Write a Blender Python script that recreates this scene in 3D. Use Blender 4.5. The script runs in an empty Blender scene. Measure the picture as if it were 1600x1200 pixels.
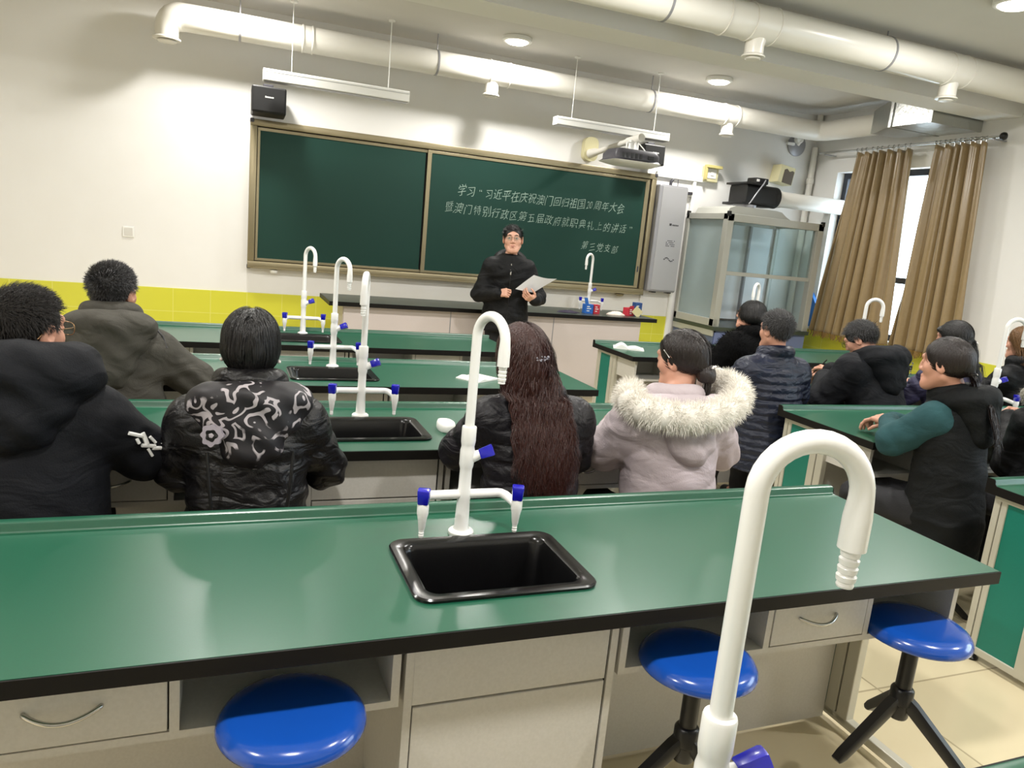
import bpy, bmesh, math, random
import numpy as np
from mathutils import Vector, Matrix

random.seed(7)
rng = np.random.default_rng(11)
scene = bpy.context.scene
col = scene.collection
R = math.radians

# ---------------------------------------------------------------- camera
cam_data = bpy.data.cameras.new('camera')
cam = bpy.data.objects.new('camera', cam_data)
col.objects.link(cam)
cam_data.sensor_width = 36.0
cam_data.lens = 1164.386 / 1600 * 36
cam_data.clip_start = 0.02
yaw, pitch, roll = 0.38158, -0.19331, 0.09447
fw = Vector((math.sin(yaw) * math.cos(pitch), math.cos(yaw) * math.cos(pitch), math.sin(pitch)))
rt = Vector((math.cos(yaw), -math.sin(yaw), 0))
upv = rt.cross(fw)
r2 = math.cos(roll) * rt + math.sin(roll) * upv
u2 = -math.sin(roll) * rt + math.cos(roll) * upv
cam.matrix_world = Matrix(((r2.x, u2.x, -fw.x, 0.0843), (r2.y, u2.y, -fw.y, -7.0611),
                           (r2.z, u2.z, -fw.z, 1.4952), (0, 0, 0, 1)))
scene.camera = cam

# ---------------------------------------------------------------- world, lights, exposure
scene.view_settings.view_transform = 'Standard'
scene.view_settings.look = 'None'
scene.view_settings.gamma = 1.0
scene.view_settings.use_curve_mapping = False
scene.view_settings.exposure = 0.0
scene.cycles.max_bounces = 8
scene.cycles.sample_clamp_indirect = 4.0
world = bpy.data.worlds.new('overcast_sky')
scene.world = world
world.use_nodes = True
wn = world.node_tree
bg = wn.nodes['Background']
bg.inputs[0].default_value = (0.82, 0.88, 1.0, 1)
bg.inputs[1].default_value = 9.0
ZC = 3.15          # ceiling height
LAMPS = [(x, y) for y in (-0.72, -3.62, -6.5) for x in (-1.83, 0.20, 2.38, 4.44) if (x, y) != (-1.83, -0.72)]
LAMP_W = {-0.72: 36.0, -3.62: 48.0, -6.5: 48.0}
for lx, ly in LAMPS:
    ld = bpy.data.lights.new('lamp_light', 'AREA')
    ld.shape = 'DISK'
    ld.size = 0.2
    ld.energy = LAMP_W[ly]
    ld.color = (1.0, 0.97, 0.925)
    lo = bpy.data.objects.new('lamp_light', ld)
    lo.location = (lx, ly, ZC - 0.062)
    col.objects.link(lo)


# ---------------------------------------------------------------- materials
def lin(h):
    h = h.lstrip('#')
    out = []
    for i in (0, 2, 4):
        c = int(h[i:i + 2], 16) / 255
        out.append(c / 12.92 if c <= 0.04045 else ((c + 0.055) / 1.055) ** 2.4)
    return (*out, 1)


def mat(name, color, rough=0.5, metal=0.0, noise=None, bump=None, emit=None, trans=0.0, sheen=0.0, coat=0.0, spec=None, alpha=None):
    m = bpy.data.materials.new(name)
    m.use_nodes = True
    nt = m.node_tree
    b = nt.nodes['Principled BSDF']
    c = lin(color)
    b.inputs['Base Color'].default_value = c
    b.inputs['Roughness'].default_value = rough
    b.inputs['Metallic'].default_value = metal
    if spec is not None:
        b.inputs['Specular IOR Level'].default_value = spec
    if trans:
        b.inputs['Transmission Weight'].default_value = trans
    if sheen:
        b.inputs['Sheen Weight'].default_value = sheen
        b.inputs['Sheen Roughness'].default_value = 0.5
    if coat:
        b.inputs['Coat Weight'].default_value = coat
        b.inputs['Coat Roughness'].default_value = 0.1
    if emit:
        b.inputs['Emission Color'].default_value = lin(emit[0])
        b.inputs['Emission Strength'].default_value = emit[1]
    if alpha is not None:
        b.inputs['Alpha'].default_value = alpha
    tc = None
    if noise or bump:
        tc = nt.nodes.new('ShaderNodeTexCoord')
    if noise:
        sc, amt, other = noise
        n = nt.nodes.new('ShaderNodeTexNoise')
        n.inputs['Scale'].default_value = sc
        n.inputs['Detail'].default_value = 4
        nt.links.new(tc.outputs['Object'], n.inputs['Vector'])
        ramp = nt.nodes.new('ShaderNodeValToRGB')
        ramp.color_ramp.elements[0].position = 0.35
        ramp.color_ramp.elements[1].position = 0.65
        mx = nt.nodes.new('ShaderNodeMix')
        mx.data_type = 'RGBA'
        nt.links.new(n.outputs['Fac'], ramp.inputs['Fac'])
        ml = nt.nodes.new('ShaderNodeMath')
        ml.operation = 'MULTIPLY'
        ml.inputs[1].default_value = amt
        nt.links.new(ramp.outputs['Color'], ml.inputs[0])
        nt.links.new(ml.outputs[0], mx.inputs['Factor'])
        mx.inputs['A'].default_value = c
        mx.inputs['B'].default_value = lin(other)
        nt.links.new(mx.outputs['Result'], b.inputs['Base Color'])
    if bump:
        sc, st = bump
        n = nt.nodes.new('ShaderNodeTexNoise')
        n.inputs['Scale'].default_value = sc
        n.inputs['Detail'].default_value = 5
        nt.links.new(tc.outputs['Object'], n.inputs['Vector'])
        bp = nt.nodes.new('ShaderNodeBump')
        bp.inputs['Strength'].default_value = st
        bp.inputs['Distance'].default_value = 0.01
        nt.links.new(n.outputs['Fac'], bp.inputs['Height'])
        nt.links.new(bp.outputs['Normal'], b.inputs['Normal'])
    return m


def brick_mat(name, c1, c2, mortar, w, h, gap, rough, vec='xz', offset=0.0):
    m = bpy.data.materials.new(name)
    m.use_nodes = True
    nt = m.node_tree
    b = nt.nodes['Principled BSDF']
    b.inputs['Roughness'].default_value = rough
    tc = nt.nodes.new('ShaderNodeTexCoord')
    sp = nt.nodes.new('ShaderNodeSeparateXYZ')
    cb = nt.nodes.new('ShaderNodeCombineXYZ')
    nt.links.new(tc.outputs['Object'], sp.inputs[0])
    nt.links.new(sp.outputs['XYZ'.index(vec[0].upper())], cb.inputs[0])
    nt.links.new(sp.outputs['XYZ'.index(vec[1].upper())], cb.inputs[1])
    br = nt.nodes.new('ShaderNodeTexBrick')
    br.offset = offset
    br.inputs['Color1'].default_value = lin(c1)
    br.inputs['Color2'].default_value = lin(c2)
    br.inputs['Mortar'].default_value = lin(mortar)
    br.inputs['Scale'].default_value = 1.0
    br.inputs['Brick Width'].default_value = w
    br.inputs['Row Height'].default_value = h
    br.inputs['Mortar Size'].default_value = gap
    nt.links.new(cb.outputs[0], br.inputs['Vector'])
    nt.links.new(br.outputs['Color'], b.inputs['Base Color'])
    return m


M = {}
M['wall'] = mat('white_wall_paint', '#e4e3e0', 0.75, noise=(3, 0.25, '#dddbd6'), bump=(180, 0.06))
M['ceiling'] = mat('ceiling_paint', '#d3d1cd', 0.85, noise=(2.5, 0.35, '#cac8c4'))
M['beam'] = mat('beam_paint', '#e2e1de', 0.8, noise=(2.0, 0.3, '#dbd9d5'))
M['floor'] = brick_mat('beige_floor_tiles', '#d2c6a6', '#cdc0a0', '#a89c80', 0.8, 0.8, 0.004, 0.22, 'xy')
M['dado'] = brick_mat('yellow_wall_tiles', '#cfcd42', '#cbc93f', '#d8d670', 0.3, 0.2, 0.0025, 0.25, 'xz')
M['dado_y'] = brick_mat('yellow_wall_tiles_side', '#cfcd42', '#cbc93f', '#d8d670', 0.3, 0.2, 0.0025, 0.25, 'yz')
M['grey_dado'] = brick_mat('pale_wall_tiles', '#c9c9c4', '#c5c5c0', '#b0b0aa', 0.3, 0.2, 0.003, 0.3, 'xz')
M['green_top'] = mat('green_laminate', '#12503a', 0.32, noise=(240, 0.35, '#0f4833'), bump=(500, 0.02), spec=0.85)
M['black_edge'] = mat('black_edge_band', '#0d0b09', 0.45, spec=.25)
M['sink'] = mat('black_moulded_plastic', '#0d0d0e', 0.22, spec=0.5)
M['board_white'] = mat('speckled_white_laminate', '#cfccc5', 0.42, noise=(160, 0.5, '#c4c1b9'))
M['board_dark'] = mat('shadowed_gap_black', '#151412', 0.6)
M['alu'] = mat('powder_coated_aluminium', '#c3c0b2', 0.42, metal=0.15)
M['hood_alu'] = mat('grey_aluminium_profile', '#acaca4', 0.42, metal=0.15)
M['teal'] = mat('teal_panel', '#117868', 0.38, noise=(200, 0.3, '#0f7061'))
M['chrome'] = mat('brushed_steel', '#c9c9c6', 0.25, metal=1.0)
M['tap'] = mat('white_tap_coating', '#e9e9e6', 0.3, coat=0.3)
M['knob'] = mat('blue_tap_plastic', '#1717a8', 0.25, coat=0.3)
M['stool'] = mat('blue_seat_plastic', '#1248a2', 0.2, coat=0.5, bump=(9, 0.02))
M['black_steel'] = mat('black_painted_steel', '#0b0b0d', 0.35, spec=0.5)
M['pvc'] = mat('cream_pvc_pipe', '#e4e1d9', 0.3, noise=(2.0, 0.3, '#dcd8ce'))
M['white_plastic'] = mat('white_plastic', '#e8e8e4', 0.35)
M['cream'] = mat('cream_plastic', '#cfc89f', 0.4)
M['black_plastic'] = mat('black_plastic', '#0b0b0c', 0.45)
M['dark_grey'] = mat('dark_grey_plastic', '#3c3b41', 0.4)
M['grey_metal'] = mat('grey_painted_metal', '#96969a', 0.35, metal=0.3)
M['bframe'] = mat('champagne_aluminium', '#8f856a', 0.35, metal=0.55)
M['board'] = mat('green_chalkboard', '#0a342b', 0.6, noise=(1.2, 0.5, '#0c3229'), spec=.3)
M['chalk'] = mat('white_chalk', '#93a79c', 0.95)
M['tdesk'] = mat('dark_green_stone_top', '#37403b', 0.3, noise=(200, 0.4, '#2c3530'))
M['foil'] = mat('galvanised_sheet', '#b9bbb8', 0.3, metal=0.9, bump=(14, 0.5))
M['curtain'] = mat('gold_satin', '#8c7650', 0.30, sheen=0.3, spec=.8, noise=(30, 0.35, '#7f6a46'), bump=(120, 0.05))
M['fringe'] = mat('gold_fringe', '#8a6c38', 0.6, noise=(80, 0.6, '#5f4a25'))
M['dark_frame'] = mat('dark_window_frame', '#22252f', 0.4)
M['glass'] = mat('window_glass', '#ffffff', 0.02, trans=1.0, spec=0.5)
M['paper'] = mat('white_paper', '#e6e6e2', 0.7)
M['lamp'] = mat('lamp_diffuser', '#ffffff', 0.5, emit=('#fff6e4', 9.0))


def thin_glass(name, tint, fac):
    m = bpy.data.materials.new(name)
    m.use_nodes = True
    nt = m.node_tree
    nt.nodes.clear()
    out = nt.nodes.new('ShaderNodeOutputMaterial')
    tr = nt.nodes.new('ShaderNodeBsdfTransparent')
    tr.inputs[0].default_value = lin(tint)
    gl = nt.nodes.new('ShaderNodeBsdfPrincipled')
    gl.inputs['Base Color'].default_value = lin('#b9c4c4')
    gl.inputs['Roughness'].default_value = 0.12
    mx = nt.nodes.new('ShaderNodeMixShader')
    mx.inputs[0].default_value = fac
    nt.links.new(tr.outputs[0], mx.inputs[1])
    nt.links.new(gl.outputs[0], mx.inputs[2])
    nt.links.new(mx.outputs[0], out.inputs[0])
    return m


M['hood_glass'] = thin_glass('greenish_hood_glass', '#eef4f4', 0.08)
M['frosted'] = thin_glass('dusty_side_glass', '#d4e0e0', 0.45)


# ---------------------------------------------------------------- mesh helpers
class MB:
    """collects shapes in world coordinates (minus org) into ONE mesh"""

    def __init__(self, org=(0, 0, 0)):
        self.bm = bmesh.new()
        self.org = Vector(org)

    def _v(self, p):
        return self.bm.verts.new(Vector(p) - self.org)

    def box(self, x0, x1, y0, y1, z0, z1, bev=0.0, seg=2, rot=None, about=None):
        r = bmesh.ops.create_cube(self.bm, size=1.0)
        vs = r['verts']
        c = Vector(((x0 + x1) / 2, (y0 + y1) / 2, (z0 + z1) / 2))
        for v in vs:
            v.co = Vector((v.co.x * abs(x1 - x0), v.co.y * abs(y1 - y0), v.co.z * abs(z1 - z0)))
        if bev:
            es = list({e for v in vs for e in v.link_edges})
            rb = bmesh.ops.bevel(self.bm, geom=es, offset=bev, segments=seg, affect='EDGES', profile=0.5)
            vs = list({v for f in rb['faces'] for v in f.verts} | {v for v in vs if v.is_valid})
        for v in vs:
            q = v.co + c
            if rot is not None:
                a = Vector(about) if about is not None else c
                q = rot @ (q - a) + a
            v.co = q - self.org
        return vs

    def loft(self, rings, closed=False, cap=True):
        R_ = [[self._v(p) for p in ring] for ring in rings]
        n = len(R_[0])
        k = len(R_)
        for i in range(k if closed else k - 1):
            a, b = R_[i], R_[(i + 1) % k]
            for j in range(n):
                try:
                    self.bm.faces.new((a[j], a[(j + 1) % n], b[(j + 1) % n], b[j]))
                except ValueError:
                    pass
        if cap and not closed:
            self.bm.faces.new(list(reversed(R_[0])))
            self.bm.faces.new(R_[-1])

    def tube(self, pts, r, n=12, cap=True, sq=None):
        pts = [Vector(p) for p in pts]
        rs = r if isinstance(r, (list, tuple)) else [r] * len(pts)
        rings = []
        ref = None
        for i, p in enumerate(pts):
            d = (pts[min(i + 1, len(pts) - 1)] - pts[max(i - 1, 0)]).normalized()
            if ref is None:
                ref = Vector((0, 0, 1)) if abs(d.z) < 0.9 else Vector((0, 1, 0))
            a = d.cross(ref)
            if a.length < 1e-4:
                a = d.cross(Vector((1, 0, 0)))
            a.normalize()
            b = d.cross(a).normalized()
            ref = -b if False else (a.cross(d)).normalized()
            ring = []
            for j in range(n):
                t = 2 * math.pi * j / n
                ring.append(p + (a * math.cos(t) + b * math.sin(t)) * rs[i])
            rings.append(ring)
        self.loft(rings, cap=cap)

    def cyl(self, p0, p1, r0, r1=None, n=16, cap=True):
        self.tube([p0, p1], [r0, r0 if r1 is None else r1], n, cap)

    def lathe(self, prof, c=(0, 0, 0), n=24, axis=(0, 0, 1)):
        ax = Vector(axis).normalized()
        a = ax.orthogonal().normalized()
        b = ax.cross(a)
        c = Vector(c)
        rings = [[c + ax * z + (a * math.cos(2 * math.pi * j / n) + b * math.sin(2 * math.pi * j / n)) * max(r, 1e-4)
                  for j in range(n)] for r, z in prof]
        self.loft(rings)

    def prism(self, poly, h0, h1, plane='xy'):
        """poly in a plane, extruded along the third axis from h0 to h1"""
        def P(a, b, h):
            return {'xy': (a, b, h), 'xz': (a, h, b), 'yz': (h, a, b)}[plane]
        self.loft([[P(a, b, h0) for a, b in poly], [P(a, b, h1) for a, b in poly]])

    def quad(self, *ps):
        self.bm.faces.new([self._v(p) for p in ps])

    def build(self, name, m, parent=None, smooth=None, loc=None):
        me = bpy.data.meshes.new(name)
        bmesh.ops.recalc_face_normals(self.bm, faces=self.bm.faces[:])
        if smooth is not None:
            for f in self.bm.faces:
                f.smooth = True
            for e in self.bm.edges:
                if len(e.link_faces) == 2:
                    e.smooth = e.calc_face_angle(0) < R(smooth)
                else:
                    e.smooth = False
        self.bm.to_mesh(me)
        self.bm.free()
        me.materials.append(m)
        o = bpy.data.objects.new(name, me)
        col.objects.link(o)
        if parent is not None:
            o.parent = parent
        else:
            o.location = self.org if loc is None else loc
        return o


def tag(o, label=None, cat=None, group=None, kind=None):
    if label:
        o['label'] = label
    if cat:
        o['category'] = cat
    if group:
        o['group'] = group
    if kind:
        o['kind'] = kind
    return o


def empty(name, loc, label=None, cat=None, group=None, rz=0.0):
    o = bpy.data.objects.new(name, None)
    o.empty_display_size = 0.1
    o.location = loc
    o.rotation_euler = (0, 0, rz)
    col.objects.link(o)
    return tag(o, label, cat, group)


KIDS = {}


def copy_tree(src, parent=None):
    c = src.copy()
    col.objects.link(c)
    if parent is not None:
        c.parent = parent
    for ch in [o for o in bpy.data.objects if o.parent == src]:
        copy_tree(ch, c)
    return c


def arc(c, r, a0, a1, n, ax1, ax2):
    c, ax1, ax2 = Vector(c), Vector(ax1), Vector(ax2)
    return [c + (ax1 * math.cos(a0 + (a1 - a0) * i / n) + ax2 * math.sin(a0 + (a1 - a0) * i / n)) * r for i in range(n + 1)]


def rrect(x0, x1, y0, y1, r, n=5):
    out = []
    for cx, cy, a in ((x1 - r, y1 - r, 0), (x0 + r, y1 - r, 90), (x0 + r, y0 + r, 180), (x1 - r, y0 + r, 270)):
        for i in range(n + 1):
            t = R(a + 90 * i / n)
            out.append((cx + r * math.cos(t), cy + r * math.sin(t)))
    return out


# ================================================================ ROOM
XR, XL, YB = 6.35, -3.6, -9.2
FZ = 0.10          # floor level


def structure(name, mb, m, smooth=None, label=None):
    o = mb.build(name, m, None, smooth)
    o['kind'] = 'structure'
    if label:
        o['label'] = label
    return o


b = MB((1.4, -4.6, .1)); b.box(XL, XR, YB, 0, 0.0, FZ); structure('floor', b, M['floor'])
b = MB((1.4, -4.6, ZC)); b.box(XL - .1, XR + .25, YB - .1, 0.1, ZC, ZC + 0.1); structure('ceiling', b, M['ceiling'])
b = MB((1.4, 0, 0)); b.box(XL - .1, XR + .25, 0, 0.1, 0, ZC); structure('wall_front', b, M['wall'])
b = MB((XL, -4.6, 0)); b.box(XL - .1, XL, YB, 0, 0, ZC); structure('wall_left', b, M['wall'])
b = MB((1.4, YB, 0)); b.box(XL - .1, XR + .25, YB - .1, YB, 0, ZC); structure('wall_back', b, M['wall'])
# right wall with a window opening (front one) and a second opening further back, out of frame
WY0, WY1, WZ0, WZ1 = -2.12, -0.40, 0.82, 2.52
VY0, VY1 = -7.6, -5.4
b = MB((XR, -4.6, 0))
T = 0.24
for (y0, y1, z0, z1) in ((WY1, 0.1, 0, ZC), (VY1, WY0, 0, ZC), (YB, VY0, 0, ZC), (WY0, WY1, 0, WZ0), (WY0, WY1, WZ1, ZC),
                         (VY0, VY1, 0, WZ0), (VY0, VY1, WZ1, ZC)):
    b.box(XR, XR + T, y0, y1, z0, z1)
structure('wall_right', b, M['wall'])


def window(name, y0, y1):
    b = MB((XR + .1, (y0 + y1) / 2, WZ0))
    x0, x1 = XR + 0.10, XR + 0.16
    f = 0.06
    b.box(x0, x1, y0, y1, WZ0, WZ0 + f); b.box(x0, x1, y0, y1, WZ1 - f, WZ1)
    b.box(x0, x1, y0, y0 + f, WZ0 + f, WZ1 - f); b.box(x0, x1, y1 - f, y1, WZ0 + f, WZ1 - f)
    ym = y0 + (y1 - y0) * .64
    b.box(x0, x1, ym - .03, ym + .03, WZ0 + f, WZ1 - f)
    b.box(x0 + .002, x1 - .002, y0 + f, ym - .03, 1.40, 1.46)
    b.box(x0 + .002, x1 - .002, ym + .03, y1 - f, 1.40, 1.46)
    o = structure(name, b, M['dark_frame'])
    g = MB((XR + .1, (y0 + y1) / 2, WZ0))
    for ya, yb in ((y0 + f, ym - .03), (ym + .03, y1 - f)):
        g.box(XR + .128, XR + .133, ya, yb, WZ0 + f, 1.40)
        g.box(XR + .128, XR + .133, ya, yb, 1.46, WZ1 - f)
    p = g.build('pane', M['hood_glass'], o)
    s = MB((XR + .1, (y0 + y1) / 2, WZ0))
    s.box(XR - .03, XR + .10, y0 - .02, y1 + .02, WZ0 - .03, WZ0 - .001, 0.004)
    s.build('window_sill', M['white_plastic'], o)
    return o


window('window_1', WY0, WY1)
window('window_2', VY0, VY1)
# ceiling beams (run along the room's width)
b = MB((1.4, -2.1, 2.9)); b.box(XL, XR, -2.38, -2.06, 2.885, ZC); structure('beam_1', b, M['beam'])
b = MB((1.4, -5.0, 2.9)); b.box(XL, XR, -5.2, -4.9, 2.885, ZC); structure('beam_2', b, M['beam'])
# yellow tiled dado
b = MB((0, -.006, 0)); b.box(XL, 4.70, -0.012, 0, 0.40, 0.80); structure('trim_1', b, M['dado'], label='yellow tiled dado on the front wall')
b = MB((0, -.006, 0)); b.box(XL, XR, -0.0115, 0, FZ, 0.40); structure('trim_2', b, M['grey_dado'])
b = MB((XR - .006, 0, 0)); b.box(XR - 0.012, XR, YB, -0.012, 0.40, 0.80); structure('trim_3', b, M['dado_y'], label='yellow tiled dado on the window wall')
b = MB((XR - .006, 0, 0)); b.box(XR - 0.0115, XR, YB, -0.012, FZ, 0.40); structure('trim_4', b, M['grey_dado'])

# ================================================================ CEILING LAMPS
lamp_label = {(2.38, -.72): 'small glowing ceiling lamp left of centre between front duct and beam',
              (4.44, -.72): 'small glowing ceiling lamp nearest the galvanised duct box',
              (4.44, -3.62): 'glowing ceiling lamp at the top right corner of the photo'}
for lx, ly in LAMPS:
    lb = lamp_label.get((lx, ly), 'round ceiling lamp outside the photo, above the desks')
    t = empty('ceiling_lamp', (lx, ly, ZC), lb, 'ceiling lamp', 'round lamps on the ceiling')
    b = MB((lx, ly, ZC)); b.lathe([(0.09, -0.001), (0.125, -0.002), (0.125, -0.03), (0.115, -0.036), (0.10, -0.036), (0.095, -.03)], (lx, ly, ZC), 24)
    b.build('lamp_rim', M['white_plastic'], t, 40)
    b = MB((lx, ly, ZC)); b.lathe([(0.094, -0.025), (0.094, -0.038), (0.08, -0.048), (0.04, -0.054), (0.001, -0.055)], (lx, ly, ZC), 24)
    b.build('diffuser', M['lamp'], t, 60)
"""PART2"""

# ================================================================ LABORATORY DESKS
def make_desk():
    d = empty('laboratory_desk', (0, 0, 0))
    HL, ZT = 1.29, 0.78
    SX, S0, S1 = 0.185, -0.180, 0.085         # sink hole
    # worktop with a hole for the sink and a raised back lip
    b = MB()
    yb = 0.235
    for (x0, x1, y0, y1) in ((-HL, HL, -.3, S0), (-HL, HL, S1, yb), (-HL, -SX, S0, S1), (SX, HL, S0, S1)):
        b.box(x0, x1, y0, y1, 0.75, ZT)
    lip = [(yb, .75), (yb, ZT), (.262, .7802), (.266, .7815), (.2695, .786), (.271, .798), (.2735, .8015), (.278, .803), (.295, .803), (.2990, .801), (.3, .797), (.3, .75)]
    b.prism(lip, -HL, HL, 'yz')
    w = b.build('worktop', M['green_top'], d, 35)
    b = MB()
    b.box(-HL - .003, HL + .003, -.304, -.3, .747, .7792, .001)
    for s in (-1, 1):
        x0, x1 = (HL, HL + .003) if s > 0 else (-HL - .003, -HL)
        b.prism([(-.3, .747), (-.3, .7792), (.262, .7792), (.2685, .786), (.2705, .798), (.278, .8022), (.296, .802), (.3, .797), (.3, .747)], x0, x1, 'yz')
    b.box(-HL, HL, .3, .303, .747, .80)
    b.build('edge_band', M['black_edge'], w)
    # sink
    b = MB()
    N = 6
    rings = []
    for (g, r, z) in ((.012, .036, .7803), (.013, .038, .786), (.010, .037, .789), (.002, .034, .7885), (-.014, .030, .787), (-.019, .028, .784), (-.023, .028, .772),
                      (-.030, .03, .65), (-.040, .04, .60), (-.09, .05, .592)):
        rings.append([(x, y, z) for x, y in rrect(-.19 - g, .19 + g, -.185 - g, .09 + g, r, N)])
    R_ = [[b._v(p) for p in ring] for ring in rings]
    for i in range(len(R_) - 1):
        n = len(R_[0])
        for j in range(n):
            b.bm.faces.new((R_[i][j], R_[i][(j + 1) % n], R_[i + 1][(j + 1) % n], R_[i + 1][j]))
    b.bm.faces.new(R_[-1])
    sk = b.build('sink', M['sink'], d, 40)
    b = MB(); b.lathe([(.001, .5925), (.024, .5925), (.026, .596), (.020, .597), (.018, .5945), (.001, .5945)], (0, -.05, 0), 20)
    b.build('drain', M['black_plastic'], sk, 40)
    # sink cabinet
    b = MB()
    b.box(-.228, .228, -.23, .12, .19, .22)
    b.box(-.228, .228, .10, .12, .22, .747)
    for s in (-1, 1):
        b.box(*(sorted((s * .212, s * .228))), -.246, .10, FZ, .747)
    b.box(-.212, .212, -.22, .10, FZ, .19)
    cb = b.build('cabinet', M['board_white'], d)
    b = MB(); b.box(-.2125, .2125, -.238, -.226, .13, .747); b.build('cabinet_gap', M['board_dark'], cb)
    b = MB(); b.box(-.2125, .206, -.247, -.236, .598, .747, .0015); b.build('upper_panel', M['board_white'], d)
    b = MB(); b.box(-.2095, .206, -.247, -.236, .135, .593, .0015); b.build('cabinet_door', M['board_white'], d)
    # hanging drawer units either side
    for s in (-1, 1):
        def X(a, c):
            return sorted((s * a, s * c))
        b = MB()
        b.box(*X(.238, 1.235), -.246, .0, .600, .615)
        b.box(*X(.238, 1.235), -.012, .0, .615, .747)
        for a in (.238, .620, .924, 1.219):
            b.box(*X(a, a + .016), -.246, -.012, .615, .747)
        b.build('drawer_unit', M['board_white'], d)
        b = MB()
        x0, x1 = X(.639, .9215)
        b.box(x0, x1, -.2475, -.234, .6185, .7455, .0015)
        b.box(x0 + .01, x1 - .01, -.234, -.02, .624, .735)
        dr = b.build('drawer', M['board_white'], d)
        b = MB(); b.box(x0 - .0025, x1 + .002, -.238, -.232, .6155, .747); b.build('drawer_gap', M['board_dark'], dr)
        cx = (x0 + x1) / 2 - .012
        b = MB()
        pts = [(cx - .055, -.2485, .684)] + [(cx + .055 * t, -.2485 - .022 * (1 - t * t) - .002, .684 - .010 * (1 - t * t)) for t in [i / 10 for i in range(-10, 11)]] + [(cx + .055, -.2485, .684)]
        b.tube(pts, .0042, 8)
        b.build('drawer_handle', M['chrome'], dr, 60)
        # modesty panel
        b = MB(); b.box(*X(.228, 1.222), .086, .098, FZ + .012, .745); b.build('back_panel', M['board_white'], d)
        # end support: aluminium posts with a teal infill
        b = MB()
        e0, e1 = X(1.222, 1.252)
        for (y0, y1) in ((.262, .286), (.236, .258), (.046, .086), (-.002, .04)):
            b.box(e0, e1, y0, y1, .135, .747, .003)
        b.box(e0, e1, -.235, .29, .128, .156, .003)
        b.box(e0, e1, .0, .286, .72, .747, .002)
        es = b.build('end_frame', M['alu'], d)
        b = MB(); b.box(e0 + .006, e1 - .006, .086, .236, .156, .72); b.build('end_panel', M['teal'], es)
        b = MB(); b.box(e0 + .008, e1 - .008, .02, .27, .157, .719); b.build('frame_gap', M['board_dark'], es)
        for y in (.25, -.2):
            b = MB(); b.lathe([(.022, 0), (.024, .008), (.016, .014), (.012, .03)], ((e0 + e1) / 2, y, FZ), 12)
            b.build('foot', M['black_plastic'], d, 40)
    return d


DESKS = [
    ('green lab desk in the foreground with three blue stools pushed hung in its shelves', .65, -5.574),
    ('green lab desk where the women with long red-brown hair and fur-trimmed hood sit', .58, -4.453),
    ('green lab desk in front of the man in the grey jacket', .583, -3.478),
    ('empty green lab desk nearest the teacher and front bench', .565, -2.399),
    ('green desk corner at the bottom right edge of the photo', .60, -6.73),
    ('green lab desk on the right with an open notebook at its corner', 3.99, -2.399),
    ('green lab desk on the right behind which the man in the navy quilted jacket sits', 3.99, -3.478),
    ('green lab desk on the right at which the woman with teal sleeves writes', 3.99, -4.453),
    ('empty green lab desk cut off by the right edge, beside the foreground desk', 3.99, -5.574),
]
proto = make_desk()
DR = []
for i, (lb, x, y) in enumerate(DESKS):
    d = proto if i == 0 else copy_tree(proto)
    d.location = (x, y, 0)
    tag(d, lb, 'desk', 'green laboratory desks')
    DR.append(d)


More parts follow.
